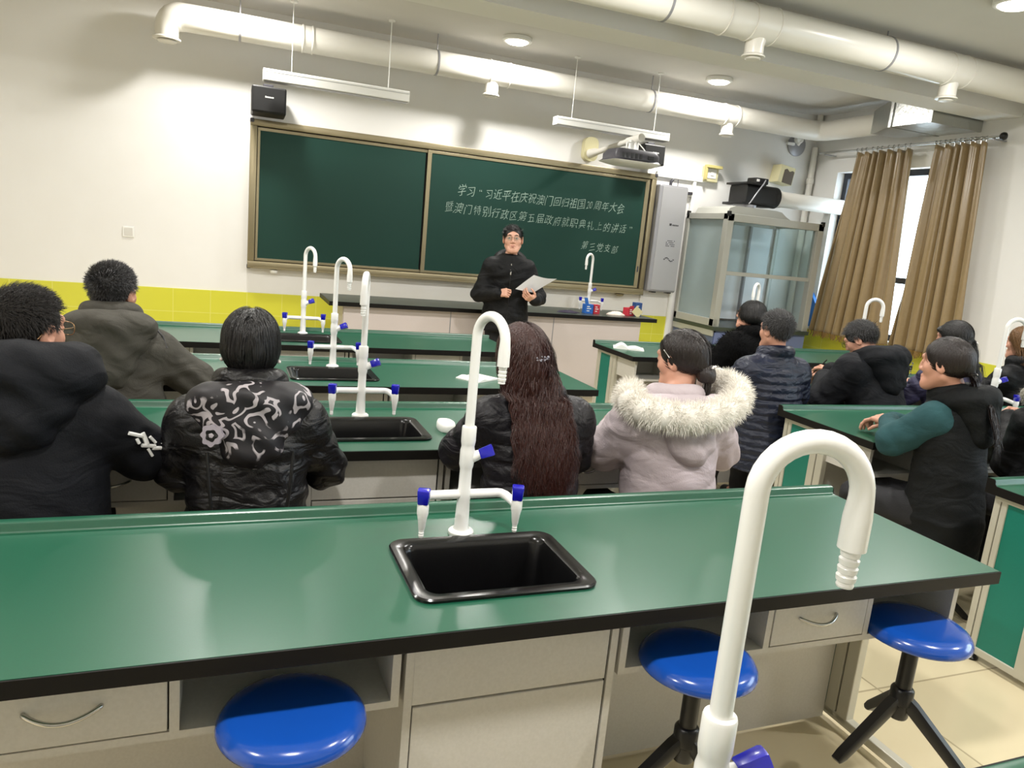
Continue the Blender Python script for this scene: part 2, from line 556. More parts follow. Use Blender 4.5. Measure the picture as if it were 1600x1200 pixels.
# ================================================================ TAPS
def make_tap(x, y, z, ang, label, hf=0.55, sx=1.0):
    t = empty('laboratory_tap', (x, y, z), label, 'tap', 'white three-way laboratory taps')
    k = hf / 0.55
    b = MB()
    b.lathe([(.001, 0), (.030, 0), (.0315, .004), (.031, .010), (.027, .014), (.020, .016), (.0175, .022), (.0165, .06), (.0155, .088), (.0165, .094), (.0165, .112), (.015, .118),
             (.0145, .165), (.0155, .17), (.0175, .178), (.0175, .212), (.0155, .222), (.0165, .228), (.0175, .234), (.0175, .268), (.0165, .271), (.012, .272)], (0, 0, 0), 24)
    # oblique valve branch
    b.tube([(0, 0, .188), (.022, -.004, .200), (.030, -.006, .204)], [.013, .0125, .011], 14)
    b.build('column', M['tap'], t, 35)
    dx, dy = math.cos(ang), math.sin(ang)
    Rr = .052
    zt = hf - .0115 - Rr
    pts = [(0, 0, .262), (0, 0, .34), (0, 0, .42), (0, 0, zt)]
    pts += [tuple(p) for p in arc((dx * Rr, dy * Rr, zt), Rr, math.pi, 0.0, 16, (dx, dy, 0), (0, 0, 1))][1:]
    pts += [(2 * Rr * dx, 2 * Rr * dy, zt - .02), (2 * Rr * dx, 2 * Rr * dy, zt - .052)]
    rr = [.0115] * (len(pts) - 3) + [.0118, .0135, .0135]
    b = MB(); b.tube(pts, rr, 18); sp = b.build('spout', M['tap'], t, 50)
    b = MB()
    prof = [(.0095, .002)]
    for i in range(4):
        prof += [(.0098, -.002 - i * .0085), (.0092, -.007 - i * .0085), (.0075, -.0085 - i * .0085)]
    prof += [(.0085, -.037), (.008, -.039), (.001, -.039)]
    b.lathe([(r, -z) for r, z in prof], (2 * Rr * dx, 2 * Rr * dy, zt - .052), 16, axis=(0, 0, -1))
    b.build('nozzle', M['tap'], sp, 30)

    def knob(c, axis, parent):
        ax = Vector(axis).normalized()
        a = ax.orthogonal().normalized()
        c2 = ax.cross(a)
        bb = MB()
        rings = []
        for (r, h) in ((.0135, 0), (.015, .002), (.0175, .030), (.0165, .0335), (.012, .0345)):
            ring = []
            for j in range(16):
                th = 2 * math.pi * j / 16 + math.pi / 8
                f = 1 / max(abs(math.cos(th - math.pi / 8)), abs(math.sin(th - math.pi / 8)), .78)
                ring.append(Vector(c) + ax * h + (a * math.cos(th) + c2 * math.sin(th)) * r * f * .84)
            rings.append(ring)
        bb.loft(rings)
        bb.build('tap_knob', M['knob'], parent, 35)
    knob((.0295, -.0058, .2035), (.85, -.22, .38), t)
    for s in (-1, 1):
        b = MB()
        b.tube([(0, 0, .103), (s * .085, 0, .103), (s * .094, -.003, .1025), (s * .103, -.012, .1), (s * .112, -.036, .094), (s * .114, -.05, .091)], [.0115, .011, .011, .011, .0105, .0105], 14)
        c = (s * .115, -.058)
        b.lathe([(.001, .106), (.012, .106), (.0135, .100), (.0135, .082), (.011, .072), (.0075, .045), (.006, .042)], (c[0], c[1], 0), 16)
        ar = b.build('side_arm', M['tap'], t, 45)
        b = MB()
        b.lathe([(.006, .044), (.0065, .041), (.0055, .038), (.0065, .035), (.0055, .032), (.0065, .029), (.005, .024), (.001, .024)], (c[0], c[1], 0), 12)
        b.build('hose_tip', M['tap'], ar, 30)
        knob((c[0], c[1], .105), (0, 0, 1), ar)
    return t


make_tap(.635, -5.447, .7802, R(-72), 'white three-way lab tap behind the sink of the foreground desk')
make_tap(.580, -4.325, .7802, R(-105), 'white lab tap between the short-haired woman and the long-haired woman, spout facing the camera')
make_tap(.606, -3.350, .7802, R(-62), 'white lab tap in the second row behind the foreground desk, below the blackboard')
make_tap(.565, -2.270, .7802, R(-62), 'farthest white lab tap of the left desks, standing before the yellow dado')
make_tap(.553, -6.53, .7802, R(-15), 'largest white swan-neck lab tap at the bottom right, nearest the camera', hf=.568)
make_tap(4.01, -2.27, .7802, R(-150), 'white lab tap seen against the glass of the fume hood')
make_tap(4.02, -3.33, .7802, R(-30), 'white lab tap rising in front of the gold curtain and the writing man')
make_tap(3.965, -4.33, .7802, R(-20), 'white lab tap by the right edge of the photo against white wall')


# ================================================================ STOOLS
def make_stool(name='lab_stool'):
    t = empty(name, (0, 0, 0))
    b = MB()
    b.lathe([(.001, .365), (.05, .3655), (.09, .3655), (.109, .364), (.121, .357), (.1275, .347), (.1295, .339), (.128, .334), (.125, .332), (.121, .3325), (.11, .3335), (.001, .3335)], (0, 0, 0), 44)
    b.build('seat', M['stool'], t, 50)
    b = MB()
    b.lathe([(.001, .3325), (.055, .3325), (.055, .327), (.02, .324), (.0195, .324), (.0195, .15), (.001, .15)], (0, 0, 0), 18)
    b.build('column', M['black_steel'], t, 40)
    b = MB()
    b.lathe([(.001, .100), (.022, .101), (.0245, .106), (.0245, .138), (.028, .142), (.028, .178), (.025, .183), (.0215, .186), (.001, .187)], (0, 0, 0), 20)
    b.build('hub', M['black_steel'], t, 40)
    for k in range(3):
        a = R(k * 120)
        dx, dy = math.cos(a), math.sin(a)
        b = MB()
        rings = []
        for (r, z, w, h) in ((.012, .150, .0145, .016), (.03, .138, .0145, .016), (.165, .020, .0135, .013), (.178, .010, .013, .009), (.184, .0075, .012, .0065)):
            c = Vector((dx * r, dy * r, z)); sd = Vector((-dy, dx, 0)) * w; up = Vector((dx * .62, dy * .62, .78)) * h
            rings.append([c - sd * .8 - up, c - sd - up * .6, c - sd + up * .6, c - sd * .8 + up, c + sd * .8 + up, c + sd + up * .6, c + sd - up * .6, c + sd * .8 - up])
        b.loft(rings)
        b.build('leg', M['black_steel'], t, 40)
    return t


stool0 = make_stool()
STOOLS = [
    ('blue round stool hung in the shelf at lower left, beside a drawer with curved handle', .215, -5.846, 60),
    ('blue round stool hung in the middle shelf, just behind the nearest swan-neck tap', 1.07, -5.846, 60),
    ('blue round stool hung at the right end of the foreground desk, tripod legs in view', 1.722, -5.846, 60),
]
PEOPLE_POS = [(-.375, -4.95), (.165, -4.95), (1.03, -4.95), (1.56, -4.95), (-.30, -3.95), (2.81, -3.98), (3.55, -3.98), (3.51, -2.92), (2.87, -5.0), (4.10, -4.0), (4.71, -4.0), (3.46, -5.02)]
WHO = ['far-left man in the black hooded jacket', 'woman in the patterned scarf', 'woman with long red-brown hair', 'woman in the pale fur-trimmed coat',
       'man in the grey jacket', 'man in the navy quilted jacket', 'man with glasses who writes', 'woman in the black fur coat', 'woman with teal sleeves',
       'woman with purple-blue jacket behind', 'woman with brown hair at the right edge', 'person with clasped hands at the right edge']
for i, (lb, x, y, a) in enumerate(STOOLS):
    s = stool0 if i == 0 else copy_tree(stool0)
    s.location = (x, y, .2825); s.rotation_euler = (0, 0, R(a))
    tag(s, lb, 'stool', 'blue lab stools')
for (x, y), w in zip(PEOPLE_POS, WHO):
    s = copy_tree(stool0)
    s.location = (x, y, FZ); s.rotation_euler = (0, 0, R(90))
    tag(s, 'blue stool under the ' + w, 'stool', 'blue lab stools')

# ================================================================ BLACKBOARD
BX0, BX1, BZ0, BZ1 = .294, 4.294, 1.022, 2.277
t = empty('blackboard', (2.294, -.03, BZ0), 'wide green sliding chalkboard in champagne metal frame on the front wall', 'blackboard')
o_ = (2.294, -.03, BZ0)
b = MB(o_)
b.box(BX0, BX1, -.075, -.002, BZ1 - .055, BZ1, .006)
b.box(BX0, BX1, -.085, -.002, BZ0, BZ0 + .062, .006)
b.box(BX0, BX0 + .055, -.075, -.002, BZ0 + .062, BZ1 - .055, .005)
b.box(BX1 - .055, BX1, -.075, -.002, BZ0 + .062, BZ1 - .055, .005)
b.box(BX0 + .05, BX1 - .05, -.105, -.08, BZ0 + .004, BZ0 + .014)
fr = b.build('frame', M['bframe'], t, 35)
b = MB(o_)
for x in (BX0 - .004, BX1 - .028):
    for z in (BZ0 - .004, BZ1 - .03):
        b.box(x, x + .032, -.082, -.002, z, z + .034, .006)
b.build('frame_corner', M['dark_grey'], fr)
b = MB(o_); b.box(BX0 + .05, BX1 - .05, -.02, -.006, BZ0 + .05, BZ1 - .05); b.build('backing', M['board_dark'], t)
for (x0, x1, yf) in ((BX0 + .06, 1.85, -.045), (1.845, BX1 - .075, -.06)):
    b = MB(o_); b.box(x0 + .02, x1 - .02, yf, yf + .012, BZ0 + .085, BZ1 - .085)
    pn = b.build('writing_panel', M['board'], t)
    b = MB(o_)
    w = .03 if x0 < 1 else .042
    b.box(x0, x1, yf - .006, yf + .014, BZ1 - .088, BZ1 - .062, .002); b.box(x0, x1, yf - .006, yf + .014, BZ0 + .068, BZ0 + .09, .002)
    b.box(x0, x0 + .022, yf - .006, yf + .014, BZ0 + .09, BZ1 - .088, .002) if x0 < 1 else b.box(x0, x0 + .038, yf - .006, yf + .014, BZ0 + .09, BZ1 - .088, .002)
    if x0 > 1:
        b.box(x1 - .045, x1, yf - .006, yf + .014, BZ0 + .09, BZ1 - .088, .002)
    b.build('panel_frame', M['bframe'], pn)
    if x0 > 1:
        b = MB(o_); b.box(x1 - .03, x1 - .015, yf - .012, yf - .005, 1.26, 1.32, .002); b.build('lock', M['dark_grey'], pn)
b = MB(o_); b.box(BX1 - .074, BX1 - .056, -.05, -.02, BZ0 + .07, BZ1 - .06); b.build('side_gap', M['board_dark'], t)


def chalk_line(chars, x0, x1, z0, z1, size, parent, org, y=-.0608, grow=0.0):
    """handwritten-looking chalk characters, one mesh for the line"""
    n = len(chars)
    verts, faces = [], []
    rr = random.Random(3 + n)
    for i, ch in enumerate(chars):
        cu = bpy.data.curves.new('tmp', 'FONT')
        cu.body = ch
        cu.size = 1.0
        cu.offset = -0.012
        cu.resolution_u = 2
        ob = bpy.data.objects.new('tmp', cu)
        col.objects.link(ob)
        dg = bpy.context.evaluated_depsgraph_get()
        me = bpy.data.meshes.new_from_object(ob.evaluated_get(dg))
        f = i / max(1, n - 1)
        s = size * (1 + grow * f) * rr.uniform(.9, 1.08)
        cx = x0 + (x1 - x0) * f
        cz = z0 + (z1 - z0) * f + rr.uniform(-.006, .006)
        rot = R(rr.uniform(-5, 5))
        sh = rr.uniform(.08, .22)
        k = len(verts)
        xs_ = [v.co.x for v in me.vertices]
        bx_c = (min(xs_) + max(xs_)) / 2
        for v in me.vertices:
            u, w = v.co.x - bx_c, v.co.y - .36
            wob = .02 * math.sin(7 * w + i) + .015 * math.sin(11 * u + 2 * i)
            u2_, w2_ = u * (.84 if len(ch) == 1 else .62) + sh * w + wob, w + .10 * u + .02 * math.sin(6 * u + i)
            ca, sa = math.cos(rot), math.sin(rot)
            verts.append((cx + s * (u2_ * ca - w2_ * sa) - org[0], y - org[1], cz + s * (u2_ * sa + w2_ * ca) - org[2]))
        for p in me.polygons:
            faces.append([k + j for j in p.vertices])
        bpy.data.objects.remove(ob)
        bpy.data.curves.remove(cu)
        bpy.data.meshes.remove(me)
    me = bpy.data.meshes.new('chalk_writing')
    me.from_pydata(verts, [], faces)
    me.materials.append(M['chalk'])
    o = bpy.data.objects.new('chalk_writing', me)
    col.objects.link(o)
    o.parent = parent
    return o


L1 = chalk_line(list('学习“习近平在庆祝澳门回归祖国') + ['20'] + list('周年大会'), 2.20, 3.915, 1.885, 1.888, .108, pn, o_)
L2 = chalk_line('暨澳门特别行政区第五届政府就职典礼上的讲话”', 2.085, 4.06, 1.722, 1.682, .106, pn, o_)
L3 = chalk_line('第三党支部', 3.55, 3.90, 1.482, 1.470, .098, pn, o_)
b = MB((.52, -.06, .99)); b.lathe([(.001, 0), (.03, 0), (.035, .01), (.035, .025), (.02, .03)], (.52, -.05, .9905), 16)
tag(b.build('sensor_dome', M['white_plastic'], None, 40), 'small white round fitting under the left end of the blackboard', 'wall fitting')
b = MB((4.02, -.05, .99)); b.lathe([(.001, 0), (.03, 0), (.045, .008), (.05, .025), (.03, .03)], (4.02, -.055, .991), 18)
tag(b.build('sensor_dome', M['bframe'], None, 40), 'small brown round fitting under the right end of the blackboard', 'wall fitting')

# ================================================================ FRONT WALL EQUIPMENT
def speaker(x0, x1, z0, z1, y, label, tilt, sgn):
    c = ((x0 + x1) / 2, y, z0)
    t = empty('loudspeaker', c, label, 'loudspeaker', 'black wall loudspeakers')
    b = MB(c)
    vs = b.box(x0, x1, y - .11, y + .11, z0, z1, .012)
    b.build('cabinet', M['black_plastic'], t)
    b = MB(c); b.box(x0 + .012, x1 - .012, y - .118, y - .108, z0 + .012, z1 - .012, .004); g = b.build('grille', mat('speaker_cloth', '#141414', .9, bump=(400, .3)), t)
    b = MB(c)
    zz = z0 + (z1 - z0) * .56
    for i, w in enumerate((.010, .006, .007, .006, .007, .005, .006, .006)):
        x = x0 + .105 + i * .0085
        b.box(x, x + .0055, y - .1195, y - .1178, zz, zz + .010 + (w - .005) * .8, .001)
    b.build('name_badge', M['white_plastic'], g)
    b = MB(c); b.box((x0 + x1) / 2 - .045, (x0 + x1) / 2 + .035, y - .04, y + .05, z1, z1 + .03, .004); b.box((x0 + x1) / 2 - .03, (x0 + x1) / 2 + .03, y + .08, -.002, z1 - .12, z1 - .04)
    b.build('bracket', M['dark_grey'], t)
    t.rotation_euler = (R(-tilt), 0, 0)
    return t


speaker(.290, .562, 2.300, 2.512, -.20, 'black loudspeaker above the left end of the blackboard', 3, 1)
speaker(3.985, 4.236, 2.335, 2.532, -.16, 'black loudspeaker half hidden behind the projector', 3, 1)


def pendant(x0, x1, y, z0, z1, wires, label):
    c = ((x0 + x1) / 2, y, z0)
    t = empty('board_light', c, label, 'hanging light', 'hanging strip lights over the blackboard')
    b = MB(c)
    prof = [(y + .045, z1), (y - .045, z1), (y - .05, z1 - .006), (y - .052, z0 + .004), (y - .050, z0), (y + .050, z0), (y + .052, z0 + .004), (y + .05, z1 - .006)]
    b.prism(prof, x0, x1, 'yz')
    b.build('housing', M['white_plastic'], t)
    b = MB(c); b.box(x0 + .01, x1 - .01, y - .046, y + .046, z0 - .004, z0 + .001); b.build('reflector', M['grey_metal'], t)
    b = MB(c); b.box(x0 + .002, x1 - .002, y - .0515, y - .0495, z1 - .024, z1 - .021); b.build('trim_line', M['grey_metal'], t)
    for w in wires:
        b = MB(c); b.cyl((w, y, z1 - .01), (w, y, ZC), .003 if w != wires[-1] else .0045, n=8)
        b.lathe([(.001, -.001), (.03, -.001), (.028, -.014), (.001, -.016)], (w, y, ZC), 14)
        b.build('suspension_wire', M['white_plastic'], t, 40)


pendant(.364, 1.53, -.5, 2.525, 2.612, (.58, 1.356), 'white hanging strip light over the left part of the blackboard')
pendant(2.895, 4.085, -.5, 2.54, 2.612, (3.056, 3.93), 'white hanging strip light over the projector arm')

# projector on its arm
c = (3.50, -.05, 2.32)
t = empty('projector', c, 'grey ceiling-style projector hung from a cream wall arm above the board', 'projector')
b = MB(c)
pl = rrect(3.425, 3.575, 2.315, 2.545, .06, 6)
b.prism(pl, -.075, -.002, 'xz')
b.build('wall_plate', M['cream'], t, 35)
b = MB(c)
b.tube([(3.49, -.07, 2.385), (3.505, -.14, 2.395), (3.52, -.20, 2.40), (3.60, -.66, 2.475), (3.615, -.80, 2.487)], [.045, .04, .027, .027, .027], 16)
b.tube([(3.602, -.62, 2.47), (3.618, -.84, 2.49)], .037, 16)
b.build('arm', M['pvc'], t, 45)
b = MB(c)
b.box(3.555, 3.585, -.76, -.72, 2.385, 2.47, .006); b.cyl((3.615, -.745, 2.37), (3.615, -.745, 2.47), .03, n=14)
b.box(3.52, 3.70, -.80, -.68, 2.372, 2.386, .004)
b.build('mount', M['white_plastic'], t, 40)
b = MB(c)
x0, x1, y0, y1 = 3.345, 3.80, -.92, -.60
rings = []
for (g, z) in ((.02, 2.268), (.0, 2.285), (.0, 2.33), (-.03, 2.372)):
    rings.append([(x, y, z) for x, y in rrect(x0 - g, x1 + g * .4, y0 - g, y1 + g, .05, 5)])
b.loft(rings)
pb = b.build('projector_body', M['dark_grey'], t, 40)
b = MB(c)
rings = [[(x, y, z) for x, y in rrect(x0 - g, x1 + g * .4, y0 - g, y1 + g, .05, 5)] for (g, z) in ((-.06, 2.236), (-.03, 2.245), (.02, 2.262), (.025, 2.268))]
b.loft(rings); b.build('bottom_cover', M['white_plastic'], t, 40)
b = MB(c)
for i in range(5):
    b.box(x0 + .05 + i * .045, x0 + .075 + i * .045, y0 - .004, y0 + .01, 2.29, 2.335, .002)
b.box(3.66, 3.72, y0 - .006, y0 + .01, 2.295, 2.33, .003)
b.build('sockets', M['black_plastic'], pb)
b = MB(c)
for k in range(3):
    b.tube([(3.44 + k * .11, -.90, 2.34), (3.46 + k * .09, -.86, 2.43 - k * .02), (3.56 + k * .03, -.80, 2.44), (3.60, -.77, 2.46)], .005, 7)
b.build('cables', M['white_plastic'], t, 60)

# grey interactive control box and trunking
c = (4.475, -.06, 1.08)
t = empty('wall_control_box', c, 'tall grey metal box hanging on the wall right of the blackboard', 'wall box')
b = MB(c); b.box(4.305, 4.655, -.13, -.012, 1.07, 2.182, .015); bx_ = b.build('box_body', M['grey_metal'], t)
b = MB(c); b.box(4.345, 4.650, -.134, -.128, 1.09, 2.165, .003); dd = b.build('front_door', mat('light_grey_sheet', '#a4a4a6', .4, metal=.2), t)
b = MB(c)
for i, (x, w, h) in enumerate(((4.475, .026, .022), (4.512, .014, .014), (4.532, .014, .014), (4.552, .014, .014), (4.572, .012, .014))):
    b.box(x, x + w, -.136, -.1338, 1.772, 1.772 + h)
for r_ in range(4):
    for q in range(7):
        if (q * 7 + r_ * 3) % 5:
            b.box(4.46 + q * .016, 4.47 + q * .016, -.1358, -.1338, 1.61 - r_ * .018, 1.618 - r_ * .018)
for i in range(8):
    b.box(4.455 + i * .016, 4.473 + i * .016, -.1358, -.1338, 1.415 + .018 * math.sin(i * .9), 1.424 + .018 * math.sin(i * .9))
b.build('printed_marks', M['dark_grey'], dd)
b = MB(c); b.tube([(4.47, -.06, 2.175), (4.475, -.06, 2.23), (4.495, -.06, 2.245)], .016, 10); b.tube([(4.56, -.06, 2.175), (4.565, -.05, 2.255)], .004, 7); b.build('cable_entry', M['dark_grey'], t, 50)
b = MB(c)
for x in (4.38, 4.57):
    b.box(x, x + .05, -.11, -.04, 1.058, 1.072, .003)
b.build('bottom_latch', M['black_plastic'], t)

b = MB((4.6, -.02, 2.3)); b.box(4.31, 4.93, -.035, -.002, 2.262, 2.318, .004); b.box(4.297, 4.304, -.03, -.002, .95, 2.262, .001)
b.box(4.77, 4.81, -.03, -.002, 1.93, 2.262, .003); b.box(4.66, 4.70, -.03, -.002, FZ, 2.14, .003); b.box(4.66, 4.77, -.03, -.002, 2.10, 2.14, .003)
tag(b.build('cable_trunking', M['white_plastic'], None), 'white plastic cable trunking along the wall right of the blackboard', 'cable trunking')
c = (4.96, -.03, 2.36)
t = empty('switch_box', c, 'cream switch box with yellow edge on the front wall above the fume hood side', 'switch box')
b = MB(c); b.box(4.875, 5.05, -.06, -.002, 2.275, 2.435, .008); b.build('back_box', M['cream'], t)
b = MB(c); b.box(4.865, 5.06, -.11, -.055, 2.415, 2.445, .004); b.box(4.865, 4.885, -.10, -.055, 2.29, 2.42, .004); b.build('cover', mat('yellow_plastic', '#c2b676', .4), t)
b = MB(c); b.box(4.91, 5.02, -.066, -.058, 2.31, 2.41, .004); b.box(4.945, 4.985, -.072, -.062, 2.34, 2.385, .002); b.build('switch_plate', M['white_plastic'], t)
b = MB((4.70, -.03, 2.13)); b.box(4.68, 4.76, -.06, -.002, 2.115, 2.145, .004); tag(b.build('cable_clamp', M['dark_grey'], None), 'small dark cable clamp beside the tall grey wall box', 'cable clamp')

c = (-.64, -.006, 1.246)
t = empty('wall_socket', c, 'white wall socket plate on the bare wall left of the blackboard', 'wall socket')
b = MB(c); b.box(-.684, -.598, -.01, -.001, 1.203, 1.289, .003); b.build('plate', M['white_plastic'], t)
b = MB(c); b.box(-.672, -.61, -.0115, -.0095, 1.215, 1.277, .002); b.build('socket_face', mat('socket_grey', '#d0cec8', .5), t)

# cream box speaker in the corner, dome camera and pipe
c = (5.87, -.08, 2.36)
t = empty('alarm_speaker', c, 'cream wooden box speaker with brown front high in the corner', 'wall speaker')
b = MB(c); b.box(5.765, 5.965, -.15, -.002, 2.355, 2.545, .004); b.build('cabinet', M['cream'], t)
b = MB(c); b.prism([(5.82, 2.36), (5.955, 2.36), (5.955, 2.50), (5.93, 2.51), (5.89, 2.49), (5.85, 2.515), (5.82, 2.50)], -.1535, -.149, 'xz'); b.build('grille', mat('brown_grille', '#5c5347', .7), t)
t.rotation_euler = (0, R(8), 0)
c = (6.05, -.03, 2.83)
t = empty('dome_camera', c, 'small round grey fixture on the wall below the duct corner', 'wall fixture')  # small dome camera on a round plate, gives no light
b = MB(c); b.lathe([(.001, .0), (.115, .0), (.12, .01), (.12, .02), (.105, .03), (.001, .032)], (6.06, -.002, 2.80), 28, axis=(0, -1, 0)); b.build('back_disc', M['grey_metal'], t, 40)
b = MB(c); b.lathe([(.001, 0), (.05, 0), (.055, .02), (.045, .05), (.001, .06)], (6.05, -.03, 2.86), 18, axis=(0, -1, 0)); b.tube([(6.05, -.05, 2.80), (6.05, -.08, 2.83), (6.05, -.05, 2.86)], .018, 10); b.box(5.90, 6.0, -.06, -.03, 2.785, 2.815, .004); b.build('camera_head', M['white_plastic'], t, 40)
b = MB((6.29, -.05, 1.6)); b.cyl((6.295, -.055, FZ), (6.295, -.055, 2.80), .034, n=16); b.lathe([(.034, 0), (.042, .005), (.042, .06), (.034, .065)], (6.295, -.055, 2.4), 16)
b.cyl((6.295, -.055, 3.02), (6.295, -.055, ZC), .034, n=16)
tag(b.build('water_pipe', M['pvc'], None, 40), 'white vertical pipe in the front right corner of the room', 'pipe')

# ================================================================ VENTILATION DUCTS
def duct_run(name, pts, r, collars, rods, label):
    c = pts[0]
    t = empty(name, c, label, 'duct')
    b = MB(c); b.tube(pts, r, 28); b.build('pipe', M['pvc'], t, 50)
    for (x, w) in collars:
        b = MB(c); y, z = pts[1][1], pts[1][2]
        b.lathe([(r - .001, 0), (r + .007, .002), (r + .007, .012), (r + .002, .014), (r + .002, w - .014), (r + .007, w - .012), (r + .007, w - .002), (r - .001, w)], (x, y, z), 32, axis=(1, 0, 0))
        b.build('collar', M['pvc'], t, 35)
    for x in rods:
        b = MB(c); y, z = pts[1][1], pts[1][2]
        b.cyl((x, y, z + r), (x, y, ZC), .005, n=8)
        b.lathe([(r, 0), (r + .0035, .001), (r + .0035, .017), (r, .018)], (x - .009, y, z), 32, axis=(1, 0, 0))
        b.build('hanger', M['grey_metal'], t, 40)
    return t, c


def outlet(t, c, x, y, z, r, dx=0.0):
    b = MB(c)
    b.tube([(x - dx, y, z), (x - dx * .6, y, z - r * .5), (x, y, z - r - .02), (x, y, z - r - .085)], [.062, .062, .062, .062], 20)
    b.lathe([(.060, .0), (.075, .0), (.077, .008), (.062, .02)], (x, y, z - r - .095), 24)
    ob = b.build('outlet', M['pvc'], t, 45)
    b = MB(c); b.lathe([(.001, -.012), (.045, -.012), (.052, -.006), (.05, .001), (.001, .0015)], (x, y, z - r - .098), 20); b.build('outlet_disc', M['pvc'], ob, 40)
    b = MB(c); b.lathe([(.001, .004), (.0595, .004), (.0595, .012), (.001, .012)], (x, y, z - r - .095), 20); b.build('outlet_gap', M['board_dark'], ob)


DZ, DY = 2.915, -.35
pts = [(-.245, DY, DZ), (0, DY, DZ), (5.86, DY, DZ)]
t, c = duct_run('ventilation_duct', [(-.24, DY, DZ), (.0, DY, DZ), (2.0, DY, DZ), (4.0, DY, DZ), (5.95, DY, DZ), (6.02, DY - .02, DZ), (6.06, DY - .08, DZ), (6.07, DY - .16, DZ), (6.07, -.80, DZ), (6.07, -1.16, DZ)], .102,
                [(.66, .09), (2.27, .20), (4.79, .16)], (.19, 1.79, 3.94), 'long cream ventilation pipe above the blackboard, turning at the corner')
b = MB(c)
b.tube([(-.22, DY, DZ)] + [tuple(p) for p in arc((-.22, DY, DZ - .115), .115, math.pi / 2, math.pi, 7, (1, 0, 0), (0, 0, 1))] + [(-.335, DY, DZ - .165)], [.104] + [.104] * 4 + [.1, .095, .09, .085, .083], 28)
b.lathe([(.08, 0), (.10, 0), (.102, .01), (.084, .022)], (-.335, DY, DZ - .182), 26)
el = b.build('elbow', M['pvc'], t, 45)
b = MB(c); b.lathe([(.001, -.016), (.06, -.016), (.07, -.008), (.066, .0), (.001, .001)], (-.335, DY, DZ - .186), 22); b.build('elbow_disc', M['pvc'], el, 40)
b = MB(c); b.lathe([(.001, .003), (.079, .003), (.079, .01), (.001, .01)], (-.335, DY, DZ - .182), 22); b.build('elbow_gap', M['board_dark'], el)
outlet(t, c, 2.31, DY, DZ, .102, .02)
outlet(t, c, 4.87, DY, DZ, .102, .03)
# galvanised transition box near the window wall
b = MB((6.0, -1.5, 2.9))
rings = []
for (y, hx0, hx1, z0, z1) in ((-1.15, 5.965, 6.175, 2.81, 3.02), (-1.22, 5.93, 6.21, 2.80, 3.03), (-1.55, 5.75, 6.34, 2.80, 3.04), (-1.62, 5.74, 6.345, 2.80, 3.04), (-2.02, 5.74, 6.345, 2.80, 3.04)):
    rings.append([(x, y, z) for x, z in ((hx0, z0), (hx1, z0), (hx1, z1), (hx0, z1))])
b.loft(rings)
b.box(5.735, 6.348, -1.60, -1.57, 2.795, 3.045); b.box(5.735, 6.348, -2.03, -2.0, 2.795, 3.045)
tag(b.build('sheet_metal_box', M['foil'], None), 'galvanised sheet metal duct box by the window wall below the beam', 'duct box')
t, c = duct_run('ventilation_duct', [(-1.2, -2.72, 3.0), (.0, -2.72, 3.0), (3.0, -2.72, 3.0), (6.34, -2.72, 3.0)], .112, [(1.05, .08), (3.02, .02), (3.22, .20), (4.98, .20)], (2.6, 4.40), 'thick cream ventilation pipe nearest the camera, crossing the top right corner')
outlet(t, c, 3.30, -2.72, 3.0, .112, -.03)
outlet(t, c, 5.06, -2.72, 3.0, .112, -.03)

# ================================================================ FUME HOOD
HX0, HX1, HY0, HY1, HZ = 4.735, 5.955, -.765, -.04, 1.93
c = (5.345, -.4, FZ)
t = empty('fume_hood', c, 'glass fume cupboard with aluminium frame in the front right corner', 'fume cupboard')
b = MB(c)
pw = .075
for (x0, x1, y0, y1) in ((HX0, HX0 + pw, HY0, HY0 + pw), (HX1 - pw, HX1, HY0, HY0 + pw), (HX0, HX0 + .05, HY1 - .05, HY1), (HX1 - .05, HX1, HY1 - .05, HY1)):
    b.box(x0, x1, y0, y1, .80, HZ, .004)
b.box(HX0, HX1, HY0, HY0 + pw, HZ - .075, HZ, .004); b.box(HX0, HX1, HY1 - .05, HY1, HZ - .07, HZ, .003)
b.box(HX0, HX0 + .06, HY0, HY1, HZ - .06, HZ, .003); b.box(HX1 - .06, HX1, HY0, HY1, HZ - .06, HZ, .003)
b.box(HX0, HX0 + .05, HY0, HY1, .80, .875, .003); b.box(HX1 - .05, HX1, HY0, HY1, .80, .87, .003)
b.box(HX0 + .004, HX0 + .05, HY0, HY1, .70, .80, .003)
b.build('frame', M['hood_alu'], t)
b = MB(c); b.box(HX0 + pw, HX1 - pw, HY0 + .02, HY0 + .05, 1.325, 1.365, .003); b.box(HX0 + pw - .015, HX0 + pw + .01, HY0 + .02, HY0 + .05, 1.365, HZ - .075); b.box(HX1 - pw - .01, HX1 - pw + .015, HY0 + .02, HY0 + .05, 1.365, HZ - .075)
sa = b.build('sash', M['hood_alu'], t)
b = MB(c); b.box(HX0 + pw, HX1 - pw, HY0 + .032, HY0 + .037, 1.365, HZ - .075); b.build('sash_glass', M['hood_glass'], sa)
b = MB(c); b.box(HX0 + .02, HX0 + .025, HY0 + pw, HY1 - .05, .875, HZ - .06); b.build('side_glass', M['frosted'], t)
b = MB(c); b.box(HX1 - .025, HX1 - .02, HY0 + pw, HY1 - .05, .87, HZ - .06); b.build('side_glass', M['hood_glass'], t)
b = MB(c); b.box(HX0 + .05, HX1 - .05, HY1 - .02, HY1 - .012, .82, HZ - .07)
b.build('rear_panel', mat('pale_blue_panel', '#dfe4ea', .35), t)
b = MB(c)
for x in (5.20, 5.55):
    b.box(x, x + .025, HY1 - .06, HY1 - .02, .82, HZ - .07)
b.build('baffle_rail', M['grey_metal'], t)
b = MB(c); b.box(HX0, HX1, HY0 - .03, HY1, .76, .80, .004); b.build('hood_worktop', M['tdesk'], t)
